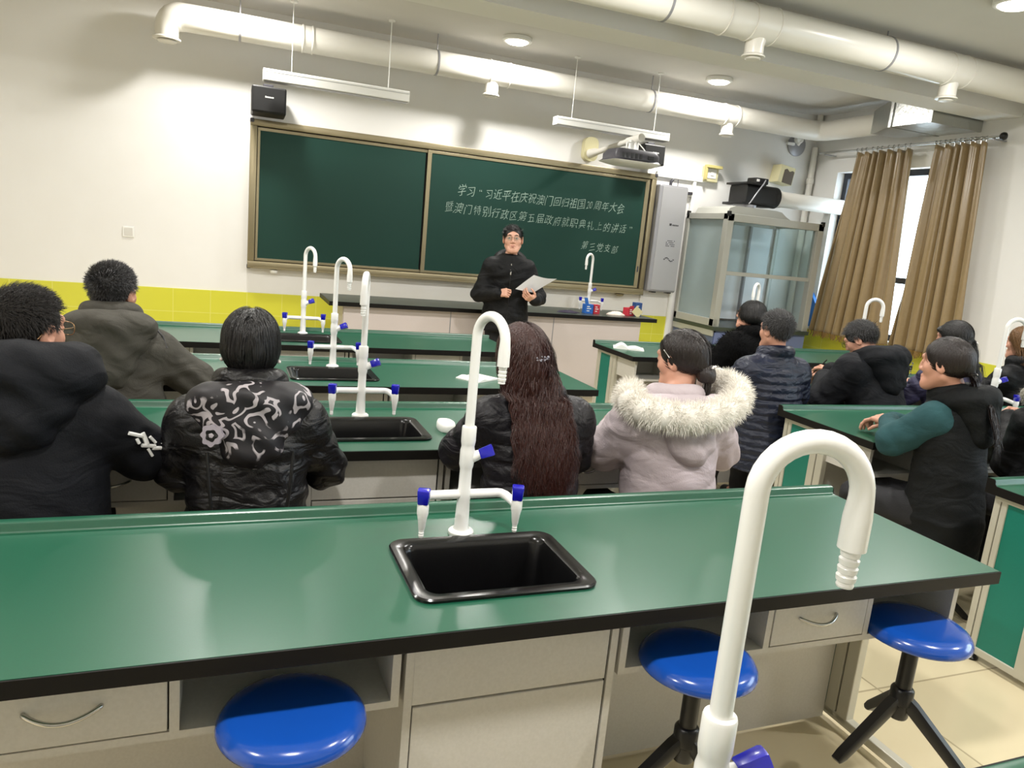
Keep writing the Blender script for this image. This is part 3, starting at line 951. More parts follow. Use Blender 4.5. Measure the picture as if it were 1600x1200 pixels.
b = MB(c); b.box(HX0 + .02, HX1 - .02, HY0, HY1, .18, .76, .003); cbx = b.build('base_cabinet', mat('slate_blue_laminate', '#5a6684', .45), t)
for x in (HX0 + .03, 5.35):
    b = MB(c); b.box(x, x + .57, HY0 - .014, HY0, .20, .74, .003); dk = b.build('cabinet_door', mat('slate_blue_door', '#66729a', .45), t)
b = MB(c); b.box(HX0 + .04, HX1 - .04, HY0 + .04, HY1, FZ, .18); b.build('plinth', M['dark_grey'], t)
b = MB(c)
b.prism([(4.80, HZ), (5.62, HZ), (5.54, HZ + .035), (5.48, HZ + .075), (5.40, HZ + .085), (4.90, HZ + .085), (4.83, HZ + .06)], HY0 + .12, HY1 - .05, 'xz')
b.build('top_shroud', M['hood_alu'], t)
b = MB(c)
for x in (HX0, HX1 - .03):
    for y in (HY0 - .002, HY1 - .028):
        b.box(x - .002, x + .032, y, y + .03, HZ - .028, HZ + .022, .003)
b.build('corner_cap', M['black_plastic'], t)
# blower on the hood
c = (5.3, -.42, HZ + .085)
t = empty('exhaust_blower', c, 'black exhaust blower on top of the fume cupboard with grey power cable', 'blower')
b = MB(c)
b.cyl((5.17, -.42, HZ + .084), (5.17, -.42, HZ + .125), .12, n=24)
b.build('inlet_ring', M['grey_metal'], t, 40)
b = MB(c)
prof = rrect(-.19, .10, 0, .26, .05, 5)
b.prism([(-.62 + q * 1.0 + .29, HZ + .122 + w * .82) for q, w in [(p[0], p[1]) for p in prof]], 5.10, 5.50, 'yz')
b.box(5.03, 5.12, -.56, -.22, HZ + .120, HZ + .145, .004); b.box(5.05, 5.30, -.56, -.22, HZ + .325, HZ + .345, .004)
b.lathe([(.001, 0), (.105, 0), (.11, .01), (.11, .045), (.10, .05)], (5.495, -.42, HZ + .23), 24, axis=(1, 0, 0))
b.build('casing', M['black_plastic'], t, 35)
b = MB(c); b.box(5.20, 5.37, -.50, -.36, HZ + .345, HZ + .405, .01); b.build('motor_box', M['black_plastic'], t)
b = MB(c); b.box(5.215, 5.25, -.504, -.499, HZ + .365, HZ + .39, .002); b.build('motor_plate', M['white_plastic'], t)
b = MB(c); b.tube([(5.32, -.51, HZ + .385), (5.26, -.56, HZ + .34), (5.18, -.575, HZ + .24), (5.12, -.57, HZ + .14), (5.10, -.52, HZ + .10)], .007, 8); b.build('power_cable', M['grey_metal'], t, 60)
b = MB((5.5, -.42, HZ + .23)); b.tube([(5.52, -.42, HZ + .225), (5.60, -.42, HZ + .225), (6.2, -.425, HZ + .225), (6.47, -.43, HZ + .225)], .082, 28)
b.lathe([(.081, 0), (.090, .003), (.090, .07), (.081, .073)], (5.54, -.42, HZ + .225), 28, axis=(1, 0, 0))
tag(b.build('exhaust_pipe', M['pvc'], None, 45), 'cream exhaust pipe running from the black blower to the window', 'pipe')

# ================================================================ CURTAINS
def curtain(yt0, yt1, yb0, yb1, zt, zb, folds, seed, label):
    rr = np.random.default_rng(seed)
    nu, nv = 190, 46
    c = (6.2, (yt0 + yt1) / 2, zb)
    t = empty('curtain', c, label, 'curtain', 'gold satin curtains at the window')
    u = np.linspace(0, 1, nu)
    ph = np.cumsum(rr.uniform(.6, 1.4, nu)); ph = ph / ph[-1] * folds * 2 * np.pi
    amp = .85 + .45 * np.sin(u * 9 + seed)
    verts, faces = [], []
    for j in range(nv):
        v = j / (nv - 1)
        a = (.036 + .020 * v) * amp
        warp = .12 * np.sin(3 * u + 2.2 * v + seed)
        ya = yt0 + (yb0 - yt0) * v
        yb_ = yt1 + (yb1 - yt1) * v
        y = ya + (yb_ - ya) * (u + .012 * np.sin(ph * 1.0 + 1.2))
        p = ph + warp * 6 * v
        sharp = np.sign(np.sin(p)) * np.abs(np.sin(p)) ** .75
        x = 6.20 + a * sharp + .010 * np.sin(p * 2.3 + 1) * (1 - v) - .02 * v
        z = zt + (zb - zt) * v - .012 * (1 - v) ** 6 * (1 + np.sin(p + .5))
        for i in range(nu):
            verts.append((x[i] - c[0], y[i] - c[1], z[i] - c[2] if np.ndim(z) else z - c[2]))
    for j in range(nv - 1):
        for i in range(nu - 1):
            k = j * nu + i
            faces.append((k, k + 1, k + nu + 1, k + nu))
    me = bpy.data.meshes.new('curtain_cloth')
    me.from_pydata(verts, [], faces)
    for p_ in me.polygons:
        p_.use_smooth = True
    me.materials.append(M['curtain'])
    o = bpy.data.objects.new('curtain_cloth', me)
    col.objects.link(o); o.parent = t
    sm = o.modifiers.new('thickness', 'SOLIDIFY'); sm.thickness = .003
    last = np.array(verts[-nu:]) + np.array(c)
    b = MB(c)
    for i in range(0, nu - 2, 2):
        p, q = last[i], last[i + 2]
        L_ = .055 + .012 * math.sin(i * 1.7)
        b.tube([(p[0], p[1], p[2] + .004), ((p[0] + q[0]) / 2 - .004, (p[1] + q[1]) / 2, p[2] - L_ * .5), (p[0] - .002, p[1], p[2] - L_)], [.008, .007, .003], 5)
    b.build('fringe', M['fringe'], t, 60)
    for i in range(4, nu, 18):
        b = MB(c)
        q = np.array(verts[i]) + np.array(c)
        b.lathe([(.014, -.003), (.019, -.003), (.019, .003), (.014, .003)], (6.20, q[1], 2.712), 12, axis=(0, 1, 0))
        b.box(6.197, 6.203, q[1] - .002, q[1] + .002, 2.665, 2.70)
        b.build('curtain_ring', M['chrome'], t)
    return t


curtain(-.76, -1.455, -.56, -1.585, 2.685, .80, 7, 3, 'left gold satin curtain with fringed hem beside the fume cupboard')
curtain(-1.70, -2.23, -1.645, -2.36, 2.685, .80, 6, 8, 'right gold satin curtain with fringed hem next to bare white wall')
c = (6.2, -1.3, 2.712)
t = empty('curtain_rod', c, 'silver curtain rod with black end knob across the window', 'curtain rod')
b = MB(c); b.cyl((6.20, -.25, 2.712), (6.20, -2.34, 2.712), .0125, n=14); b.build('pole', M['chrome'], t, 40)
b = MB(c); b.lathe([(.001, 0), (.016, .002), (.030, .014), (.034, .03), (.030, .046), (.014, .058), (.001, .06)], (6.20, -2.335, 2.712), 18, axis=(0, -1, 0)); b.build('finial', M['black_plastic'], t, 50)
for y in (-.33, -2.28):
    b = MB(c); b.box(6.19, XR - .001, y - .012, y + .012, 2.69, 2.70, .002); b.build('bracket', M['grey_metal'], t)
b = MB((6.3, -.42, .82)); b.prism([(-.34, .825), (-.52, .825), (-.50, 1.02), (-.36, 1.20)], 6.30, 6.34, 'yz')
tag(b.build('blue_bag', mat('blue_plastic_sheet', '#2f78c8', .4), None), 'bright blue plastic bag standing on the windowsill beside the fume cupboard', 'bag')

# ================================================================ TEACHER'S BENCH
c = (2.38, -.72, FZ)
t = empty('teacher_bench', c, 'long dark-topped teacher bench with pale grey front below the blackboard', 'bench')
b = MB(c); b.box(.885, 3.885, -1.06, -.42, .842, .872, .004); b.build('bench_top', M['tdesk'], t)
b = MB(c); b.box(.883, 3.887, -1.064, -1.06, .838, .8715); b.box(3.885, 3.889, -1.06, -.42, .838, .8715); b.box(.881, .885, -1.06, -.42, .838, .8715); b.build('edge_band', M['black_edge'], t)
pm = mat('pale_pinkish_laminate', '#cbc1bd', .45, noise=(150, .4, '#c1b7b2'))
b = MB(c); b.box(1.00, 3.76, -.985, -.46, .16, .842); b.build('carcass', pm, t)
xs = [1.003, 1.90, 2.86, 3.757]
for i in range(3):
    b = MB(c); b.box(xs[i] + .002, xs[i + 1] - .002, -1.0, -.985, .17, .838, .002); b.build('front_panel', pm, t)
b = MB(c)
for x in (1.90, 2.86):
    b.box(x - .004, x + .004, -1.0015, -.984, .17, .838)
b.build('joint_strip', M['grey_metal'], t)
b = MB(c); b.box(1.02, 3.74, -.96, -.48, FZ, .16); b.build('plinth', M['dark_grey'], t)
make_tap(3.335, -.70, .8722, R(-150), 'white lab tap standing on the dark teacher bench behind small boxes')

# things on the teacher's bench
def carton(x, y, z, w, d, h, colr, label, rz, flap=None, extra=None):
    c = (x, y, z)
    t = empty('small_box', c, label, 'box', 'small boxes on the teacher bench', rz)
    m = mat('card_' + colr, {'blue': '#1d62b8', 'red': '#b8283a', 'navy': '#234a86'}[colr], .5)
    b = MB(); b.box(-w / 2, w / 2, -d / 2, d / 2, 0, h, .002); b.build('carton', m, t)
    b = MB()
    for i, q in enumerate((.25, .5, .72)):
        b.box(-w * .28, w * (.05 + .2 * (i % 2)), -d / 2 - .0012, -d / 2 + .001, h * q, h * q + .008)
    b.build('printed_marks', M['white_plastic'], t)
    if flap:
        b = MB(); b.loft([[(-w / 2, -d / 2 + q, h), (-w / 2 + flap[0], -d / 2 + q, h), (-w / 2 + flap[0] + flap[1], -d / 2 + q, h + flap[2]), (-w / 2 + flap[1], -d / 2 + q, h + flap[2])] for q in (0, .003)])
        b.build('flap', m, t)
    return t


carton(3.255, -.86, .8722, .085, .06, .085, 'blue', 'blue carton with an upright open flap on the teacher bench', 0, (.035, -.018, .06))
carton(3.335, -.862, .8722, .062, .06, .085, 'red', 'red carton standing against the blue flapped carton', 0)
carton(3.69, -.86, .8722, .085, .07, .075, 'red', 'red open carton leaning near the right end of the teacher bench', .35, (.06, .02, .02))
carton(3.80, -.82, .8722, .075, .06, .125, 'navy', 'tall blue carton at the right end of the teacher bench', 0)
b = MB((3.745, -.92, .874)); b.box(3.70, 3.79, -.93, -.927, .878, .955, rot=Matrix.Rotation(R(38), 3, 'Y')); tag(b.build('yellow_card', mat('pale_yellow_card', '#d8cfa0', .6), None), 'pale yellow card leaning between the red and tall blue cartons', 'card')


def heap(name, x, y, z, rx, ry, h, m, label, cat, seed):
    rr = np.random.default_rng(seed)
    b = MB((x, y, z))
    rings = []
    n = 26
    for (f, q) in ((1.0, .001), (1.02, .1), (.9, .45), (.7, .7), (.45, .9), (.2, 1.0)):
        rings.append([(x + rx * f * math.cos(2 * math.pi * j / n) * (1 + .14 * math.sin(3 * j * .7 + seed) + rr.uniform(-.06, .06)),
                       y + ry * f * math.sin(2 * math.pi * j / n) * (1 + .14 * math.cos(2 * j * .9 + seed)),
                       z + h * q * (1 + .25 * math.sin(j * 1.3 + f * 5))) for j in range(n)])
    b.loft(rings)
    return tag(b.build(name, m, None, 70), label, cat)


heap('crumpled_cloth', 3.545, -.88, .8722, .085, .05, .03, mat('offwhite_cloth', '#ddd0c4', .8), 'crumpled off-white cloth on the teacher bench between the cartons', 'cloth', 2)
heap('dark_cloth', 3.05, -.88, .8722, .10, .06, .018, mat('dark_purple_cloth', '#2b2438', .8), 'flat dark purple cloth on the teacher bench left of the blue carton', 'cloth', 5)

# ================================================================ THINGS ON THE DESKS
def notebook(x, y, z, rz, w, d, label, arched=True, cat='notebook'):
    t = empty('open_notebook', (x, y, z), label, cat, 'open notebooks on the desks', rz)
    for s in (-1, 1):
        b = MB()
        rings = []
        for i in range(11):
            f = i / 10
            hz = (.026 if s < 0 else .010) * math.sin(math.pi * min(1, f * 1.15)) * (1 if arched else .3) + .004
            lift = (.06 * f if (s < 0 and arched) else 0)
            xx = s * w * f * (.92 if lift else 1)
            rings.append([(xx, -d / 2, max(0.0, lift * .0)), (xx, d / 2, 0.0), (xx, d / 2, hz + .002), (xx, -d / 2, hz + .002)])
        b.loft(rings)
        b.build('pages', M['paper'], t, 60)
    b = MB(); b.box(-.004, .004, -d / 2, d / 2, 0, .005); b.build('spine', M['paper'], t)
    return t


notebook(2.86, -2.34, .7803, R(-28), .115, .16, 'open white notebook with a raised page on the front right desk corner')
notebook(3.62, -2.42, .7803, R(5), .12, .17, 'white notebook lying before the woman in the black coat', False)
notebook(3.05, -3.30, .7803, R(-10), .11, .16, 'open white notebook beside the man in the navy quilted jacket', True)
notebook(1.30, -3.56, .7803, R(35), .09, .14, 'white notebook on the desk behind the long-haired woman', False)
b = MB((.863, -4.51, .7803))
b.loft([[(.863 + .032 * g * math.cos(2 * math.pi * j / 20) * (abs(math.cos(2 * math.pi * j / 20)) ** -.3 if abs(math.cos(2 * math.pi * j / 20)) > .05 else 1), -4.51 + .055 * g * math.sin(2 * math.pi * j / 20), .7803 + z) for j in range(20)]
        for g, z in ((.92, 0), (1.0, .006), (1.0, .022), (.9, .032), (.5, .036))])
tag(b.build('computer_mouse', M['white_plastic'], None, 60), 'small white computer mouse on the desk next to the long-haired woman', 'computer mouse')
"""PART3"""

# ================================================================ PEOPLE (signed-distance bodies, meshed with surface nets)
F32 = np.float32


def nrm(v):
    v = np.asarray(v, float)
    return v / (np.linalg.norm(v) + 1e-9)


def rotm(yaw=0, pitch=0, roll=0):
    """head rotation: yaw>0 turns left, pitch>0 looks down, roll>0 tilts to its right"""
    cy, sy = math.cos(yaw), math.sin(yaw)
    cp, sp = math.cos(-pitch), math.sin(-pitch)
    cr, sr = math.cos(roll), math.sin(roll)
    Z = np.array([[cy, -sy, 0], [sy, cy, 0], [0, 0, 1]])
    X = np.array([[1, 0, 0], [0, cp, -sp], [0, sp, cp]])
    Y = np.array([[cr, 0, sr], [0, 1, 0], [-sr, 0, cr]])
    return Z @ X @ Y


class Field:
    def __init__(self, lo, hi, h):
        self.lo = np.array(lo, float)
        self.h = h
        self.n = np.ceil((np.array(hi, float) - self.lo) / h).astype(int) + 1
        self.v = np.full(self.n, 1.0, F32)
        self.ax = [(self.lo[i] + np.arange(self.n[i]) * h).astype(F32) for i in range(3)]

    def _blk(self, lo, hi):
        a = np.maximum(np.floor((np.array(lo) - self.lo) / self.h).astype(int), 0)
        b = np.minimum(np.ceil((np.array(hi) - self.lo) / self.h).astype(int) + 1, self.n)
        if np.any(b <= a):
            return None
        sl = tuple(slice(a[i], b[i]) for i in range(3))
        X = self.ax[0][sl[0]][:, None, None]
        Y = self.ax[1][sl[1]][None, :, None]
        Z = self.ax[2][sl[2]][None, None, :]
        return sl, X, Y, Z

    def _put(self, sl, d, k, sub):
        a = self.v[sl]
        if sub:
            d = -d
            if k > 0:
                h = np.clip(.5 - .5 * (d - a) / k, 0, 1)
                self.v[sl] = a * h + d * (1 - h) + k * h * (1 - h)
            else:
                self.v[sl] = np.maximum(a, d)
        else:
            if k > 0:
                h = np.clip(.5 + .5 * (a - d) / k, 0, 1)
                self.v[sl] = a * (1 - h) + d * h - k * h * (1 - h)
            else:
                self.v[sl] = np.minimum(a, d)

    def cone(self, a, b, ra, rb=None, k=.02, sub=False, mod=None):
        rb = ra if rb is None else rb
        a, b = np.array(a, float), np.array(b, float)
        m = max(ra, rb) + k + .03
        blk = self._blk(np.minimum(a, b) - m, np.maximum(a, b) + m)
        if blk is None:
            return
        sl, X, Y, Z = blk
        ab = b - a
        L2 = float(ab @ ab) + 1e-9
        t = np.clip(((X - a[0]) * ab[0] + (Y - a[1]) * ab[1] + (Z - a[2]) * ab[2]) / L2, 0, 1).astype(F32)
        d = np.sqrt((X - a[0] - t * ab[0]) ** 2 + (Y - a[1] - t * ab[1]) ** 2 + (Z - a[2] - t * ab[2]) ** 2) - (ra + (rb - ra) * t)
        if mod:
            d = d + mod(t * math.sqrt(L2), X, Y, Z)
        self._put(sl, d.astype(F32), k, sub)

    def path(self, pts, rs, k=.02, mod=None):
        rs = rs if isinstance(rs, (list, tuple)) else [rs] * len(pts)
        for i in range(len(pts) - 1):
            self.cone(pts[i], pts[i + 1], rs[i], rs[i + 1], k, mod=mod)

    def ell(self, c, r, Rm=None, k=.02, sub=False):
        c, r = np.array(c, float), np.array(r, float)
        m = r.max() + k + .03
        blk = self._blk(c - m, c + m)
        if blk is None:
            return
        sl, X, Y, Z = blk
        X, Y, Z = X - c[0], Y - c[1], Z - c[2]
        if Rm is not None:
            Q = Rm.T
            x = Q[0, 0] * X + Q[0, 1] * Y + Q[0, 2] * Z
            y = Q[1, 0] * X + Q[1, 1] * Y + Q[1, 2] * Z
            z = Q[2, 0] * X + Q[2, 1] * Y + Q[2, 2] * Z
        else:
            x, y, z = X, Y, Z
        k0 = np.sqrt((x / r[0]) ** 2 + (y / r[1]) ** 2 + (z / r[2]) ** 2)
        k1 = np.sqrt((x / r[0] ** 2) ** 2 + (y / r[1] ** 2) ** 2 + (z / r[2] ** 2) ** 2) + 1e-6
        self._put(sl, (k0 * (k0 - 1) / k1).astype(F32), k, sub)

    def rings(self, tab, k=.03, mod=None):
        """elliptical torso: tab rows (z, cx, cy, rx, ry)"""
        tab = np.array(sorted(tab), float)
        lo = [(-tab[:, 3] + tab[:, 1]).min() - .06, (tab[:, 2] - tab[:, 4]).min() - .06, tab[0, 0] - .06]
        hi = [(tab[:, 3] + tab[:, 1]).max() + .06, (tab[:, 2] + tab[:, 4]).max() + .06, tab[-1, 0] + .06]
        blk = self._blk(lo, hi)
        if blk is None:
            return
        sl, X, Y, Z = blk
        z = Z[0, 0, :]
        cx, cy, rx, ry = [np.interp(z, tab[:, 0], tab[:, i]).astype(F32)[None, None, :] for i in (1, 2, 3, 4)]
        q = np.sqrt(((X - cx) / rx) ** 2 + ((Y - cy) / ry) ** 2)
        d = (q - 1) * np.minimum(rx, ry)
        dz = np.maximum(tab[0, 0] - Z, Z - tab[-1, 0])
        if mod:
            d = d + mod(Z, X, Y, Z)
        d = np.maximum(d, dz)
        self._put(sl, d.astype(F32), k, False)

    def noise(self, f):
        m = np.abs(self.v) < .03
        i = np.nonzero(m)
        X, Y, Z = self.ax[0][i[0]], self.ax[1][i[1]], self.ax[2][i[2]]
        self.v[m] += f(X, Y, Z).astype(F32)

    def cut_below(self, z):
        self.v = np.maximum(self.v, (z - self.ax[2])[None, None, :]).astype(F32)

    def mesh(self):
        v = self.v
        s = v < 0
        n = np.array(v.shape)
        cnt = np.zeros(n - 1, np.uint8)
        C = [(i, j, k) for i in (0, 1) for j in (0, 1) for k in (0, 1)]
        for c in C:
            cnt += s[c[0]:n[0] - 1 + c[0], c[1]:n[1] - 1 + c[1], c[2]:n[2] - 1 + c[2]]
        act = (cnt > 0) & (cnt < 8)
        idx = np.argwhere(act)
        vid = np.full(n - 1, -1, np.int64)
        vid[act] = np.arange(len(idx))
        pos = np.zeros((len(idx), 3))
        w = np.zeros(len(idx))
        for a in C:
            for ax in range(3):
                if a[ax]:
                    continue
                b_ = list(a); b_[ax] = 1
                va = v[idx[:, 0] + a[0], idx[:, 1] + a[1], idx[:, 2] + a[2]]
                vb = v[idx[:, 0] + b_[0], idx[:, 1] + b_[1], idx[:, 2] + b_[2]]
                m = (va < 0) != (vb < 0)
                t = va[m] / (va[m] - vb[m])
                p = np.repeat(np.array([a], float), m.sum(), 0)
                p[:, ax] += t
                pos[m] += p
                w[m] += 1
        V = self.lo + self.h * (idx + pos / np.maximum(w, 1)[:, None])
        Q = []
        for ax in range(3):
            o1, o2 = [(1, 2), (2, 0), (0, 1)][ax]
            sa = [slice(1, -1)] * 3; sa[ax] = slice(0, -1)
            sb = [slice(1, -1)] * 3; sb[ax] = slice(1, None)
            A, B = s[tuple(sa)], s[tuple(sb)]
            e = np.argwhere(A != B)
            if len(e) == 0:
                continue
            inside = A[e[:, 0], e[:, 1], e[:, 2]]
            off = np.array([1, 1, 1]); off[ax] = 0
            c0 = e + off
            cells = []
            for d1, d2 in ((1, 1), (0, 1), (0, 0), (1, 0)):
                c = c0.copy(); c[:, o1] -= d1; c[:, o2] -= d2
                cells.append(vid[c[:, 0], c[:, 1], c[:, 2]])
            q = np.stack(cells, 1)
            q[~inside] = q[~inside][:, ::-1]
            Q.append(q)
        return V, np.concatenate(Q) if Q else np.zeros((0, 4), int)


def np_mesh(name, V, faces, m, parent, S=1.0, smooth=True):
    """faces: list of int arrays (n,3) or (n,4)"""
    me = bpy.data.meshes.new(name)
    V = np.asarray(V, float) * S
    fs = [f for f in faces if len(f)]
    nl = sum(f.size for f in fs)
    npol = sum(len(f) for f in fs)
    me.vertices.add(len(V)); me.vertices.foreach_set('co', V.astype(F32).ravel())
    me.loops.add(nl); me.loops.foreach_set('vertex_index', np.concatenate([f.ravel() for f in fs]).astype(np.int32))
    me.polygons.add(npol)
    ls = np.concatenate([np.full(len(f), f.shape[1]) for f in fs])
    st = np.concatenate([[0], np.cumsum(ls)[:-1]])
    me.polygons.foreach_set('loop_start', st.astype(np.int32))
    me.polygons.foreach_set('loop_total', ls.astype(np.int32))
    me.update(calc_edges=True)
    if smooth:
        me.polygons.foreach_set('use_smooth', np.ones(npol, bool))
    me.validate()
    me.materials.append(m)
    o = bpy.data.objects.new(name, me)
    col.objects.link(o)
    if parent is not None:
        o.parent = parent
    return o


def ribbons(P, N, w0, taper=.85):
    """P (n,k,3) strand points, N (n,k,3) outward normals -> verts, quads"""
    n, k, _ = P.shape
    T = np.gradient(P, axis=1)
    W = np.cross(T, N)
    W /= np.linalg.norm(W, axis=2, keepdims=True) + 1e-9
    s = np.linspace(0, 1, k)[None, :, None]
    W = W * (np.asarray(w0).reshape(-1, 1, 1) * (1 - taper * s ** 1.6)) * .5
    V = np.stack([P - W, P + W], 2).reshape(-1, 3)
    base = (np.arange(n)[:, None] * k + np.arange(k - 1)[None, :]).reshape(-1)
    q = np.stack([base * 2, base * 2 + 1, base * 2 + 3, base * 2 + 2], 1)
    return V, q


# ---------------------------------------------------------------- materials for people
M['skin'] = mat('skin', '#c4917a', .5, noise=(25, .25, '#b98470'))
M['skin_f'] = mat('fair_skin', '#d3a28b', .5, noise=(25, .25, '#c8927c'))
M['lip'] = mat('lip_skin', '#9c5a50', .45)
M['eye'] = mat('eye_white', '#d8d4d0', .25)
M['iris'] = mat('dark_iris', '#140c09', .15)
M['trouser'] = mat('dark_trousers', '#141418', .8, bump=(150, .1))
M['shoe'] = mat('black_leather_shoe', '#0c0b0b', .35)
def hair_mat(name, c1, c2, rough=.5, spec=.35):
    """streaky hair: colour and relief follow strands running down"""
    m = bpy.data.materials.new(name)
    m.use_nodes = True
    nt = m.node_tree
    b = nt.nodes['Principled BSDF']
    b.inputs['Roughness'].default_value = rough
    b.inputs['Specular IOR Level'].default_value = spec
    tc = nt.nodes.new('ShaderNodeTexCoord')
    mp = nt.nodes.new('ShaderNodeMapping')
    mp.inputs['Scale'].default_value = (190, 190, 22)
    n = nt.nodes.new('ShaderNodeTexNoise')
    n.inputs['Scale'].default_value = 1.0
    n.inputs['Detail'].default_value = 3
    n.inputs['Distortion'].default_value = .6
    nt.links.new(tc.outputs['Object'], mp.inputs['Vector'])
    nt.links.new(mp.outputs[0], n.inputs['Vector'])
    mx = nt.nodes.new('ShaderNodeMix'); mx.data_type = 'RGBA'
    mx.inputs['A'].default_value = lin(c1); mx.inputs['B'].default_value = lin(c2)
    nt.links.new(n.outputs['Fac'], mx.inputs['Factor'])
    nt.links.new(mx.outputs['Result'], b.inputs['Base Color'])
    bp = nt.nodes.new('ShaderNodeBump')
    bp.inputs['Strength'].default_value = .7
    bp.inputs['Distance'].default_value = .006
    nt.links.new(n.outputs['Fac'], bp.inputs['Height'])
    nt.links.new(bp.outputs['Normal'], b.inputs['Normal'])
    return m


M['hair'] = hair_mat('black_hair', '#050405', '#100d0e', .42, .45)
M['hair_grey'] = hair_mat('greying_black_hair', '#090706', '#1d1814', .6, .25)
M['hair_dark'] = hair_mat('dark_brown_hair', '#0b0606', '#21130f', .40, .5)
M['hair_red'] = hair_mat('red_brown_hair', '#1d0907', '#42190f', .42, .45)
M['hair_brown'] = hair_mat('light_brown_hair', '#4a2e1a', '#80603c', .5)
M['rim'] = mat('glasses_rim', '#2a1d16', .3, metal=.4)
M['gold_rim'] = mat('thin_metal_rim', '#9a7a58', .25, metal=.8)
M['lens'] = thin_glass('spectacle_lens', '#f4f8f8', .04)
M['clip'] = mat('silver_beads', '#c2c0cc', .2, metal=.6)
M['pearl'] = mat('pearl', '#ece6e2', .2, coat=.5)


def head_prims(F, C, Rh, hs, detail=True, k=.012):
    T = lambda p: C + Rh @ (np.array(p, float) * hs)
    F.ell(T((0, -.014, .030)), np.array((.0745, .094, .086)) * hs, Rh, .01)
    F.ell(T((0, .022, -.030)), np.array((.060, .066, .084)) * hs, Rh, .03)
    F.cone(T((-.018, .066, -.094)), T((.018, .066, -.094)), .023 * hs, k=.03)
    for s in (-1, 1):
        F.cone(T((s * .052, -.005, -.05)), T((s * .026, .06, -.09)), .020 * hs, k=.025)
        F.ell(T((s * .042, .050, -.018)), np.array((.026, .026, .026)) * hs, None, .025)
    F.cone(T((-.036, .076, .034)), T((.036, .076, .034)), .013 * hs, k=.018)
    for s in (-1, 1):
        F.ell(T((s * .031, .098, .010)), np.array((.018, .016, .013)) * hs, Rh, .014, sub=True)
        F.ell(T((s * .031, .0775, .010)), np.array((.0155, .0125, .0125)) * hs, Rh, .006)
    F.path([T((0, .086, .022)), T((0, .095, -.004)), T((0, .101, -.022))], [.008 * hs, .009 * hs, .0112 * hs], .012)
    for s in (-1, 1):
        F.ell(T((s * .0135, .093, -.027)), np.array((.010, .011, .009)) * hs, Rh, .008)
    F.cone(T((-.017, .0855, -.0555)), T((.017, .0855, -.0555)), .0075 * hs, k=.008)
    F.cone(T((-.014, .085, -.068)), T((.014, .085, -.068)), .0085 * hs, k=.008)
    F.cone(T((-.021, .095, -.0615)), T((.021, .095, -.0615)), .0028 * hs, k=.004, sub=True)
    Re = Rh @ rotm(0, R(-12), 0)
    for s in (-1, 1):
        F.ell(T((s * .0795, -.008, -.002)), np.array((.0105, .021, .034)) * hs, Rh @ rotm(R(-s * 22), R(12), 0), .006)
        F.ell(T((s * .087, -.002, .001)), np.array((.0065, .011, .020)) * hs, Rh @ rotm(R(-s * 22), R(12), 0), .005, sub=True)


def hand_prims(F, wrist, d, nb, side, curl=(35, 45, 30), spread=6, thumb=(35, 25), sc=1.0):
    """d: pointing direction of the hand, nb: back-of-hand normal, side=+1 right hand"""
    w = np.array(wrist, float)
    d = nrm(d); nb = nrm(np.array(nb) - d * (np.array(nb) @ d))
    x = np.cross(d, nb) * side            # towards the thumb is -x*? (index side)
    x = -x if False else x
    P = lambda a, b, c: w + (d * a + x * b + nb * c) * sc
    # palm
    F.cone(P(-.03, 0, 0), P(.02, 0, 0), .024 * sc, .026 * sc, .015)
    for b0, b1 in ((-.028, -.031), (-.010, -.011), (.010, .009), (.026, .029)):
        F.cone(P(.015, b0 * .7, 0), P(.083, b1, .002), .0165 * sc, .0125 * sc, .012)
    F.cone(P(.02, -.03, -.010), P(.05, -.032, -.012), .016 * sc, .013 * sc, .012)
    lens = ((.043, .025, .021), (.048, .029, .023), (.045, .027, .022), (.035, .020, .019))
    for i, (b0, L_) in enumerate(zip((-.031, -.0105, .0105, .030), lens)):
        p = P(.086, b0, .002)
        a = 0.0
        fan = math.radians((i - 1.5) * spread)
        cr = 1.0 + .10 * (i - 1)
        for j in range(3):
            a += math.radians(curl[j] * cr)
            dd = (d * math.cos(fan) + x * math.sin(fan)) * math.cos(a) - nb * math.sin(a)
            q = p + dd * L_[j] * sc
            F.cone(p, q, (.0092 - .0007 * j) * sc, (.0087 - .0009 * j) * sc, .0025 if j == 0 else .004)
            p = q
    # thumb from the index side of the palm, near its base
    p = P(.022, -.030, -.008)
    ta = math.radians(thumb[0]); tb = math.radians(thumb[1])
    dd = nrm(d * math.cos(ta) - x * math.sin(ta) - nb * .35)
    q = p + dd * .042 * sc
    F.cone(p, q, .0135 * sc, .0105 * sc, .008)
    dd2 = nrm(d * math.cos(ta - tb) - x * math.sin(ta - tb) - nb * .55)
    q2 = q + dd2 * .031 * sc
    F.cone(q, q2, .0102 * sc, .0092 * sc, .004)
    q3 = q2 + nrm(dd2 * .8 + x * .25 - nb * .25) * .024 * sc
    F.cone(q2, q3, .0092 * sc, .0075 * sc, .004)


CR_C, CR_R = np.array((0, -.014, .030)), np.array((.0745, .094, .086))


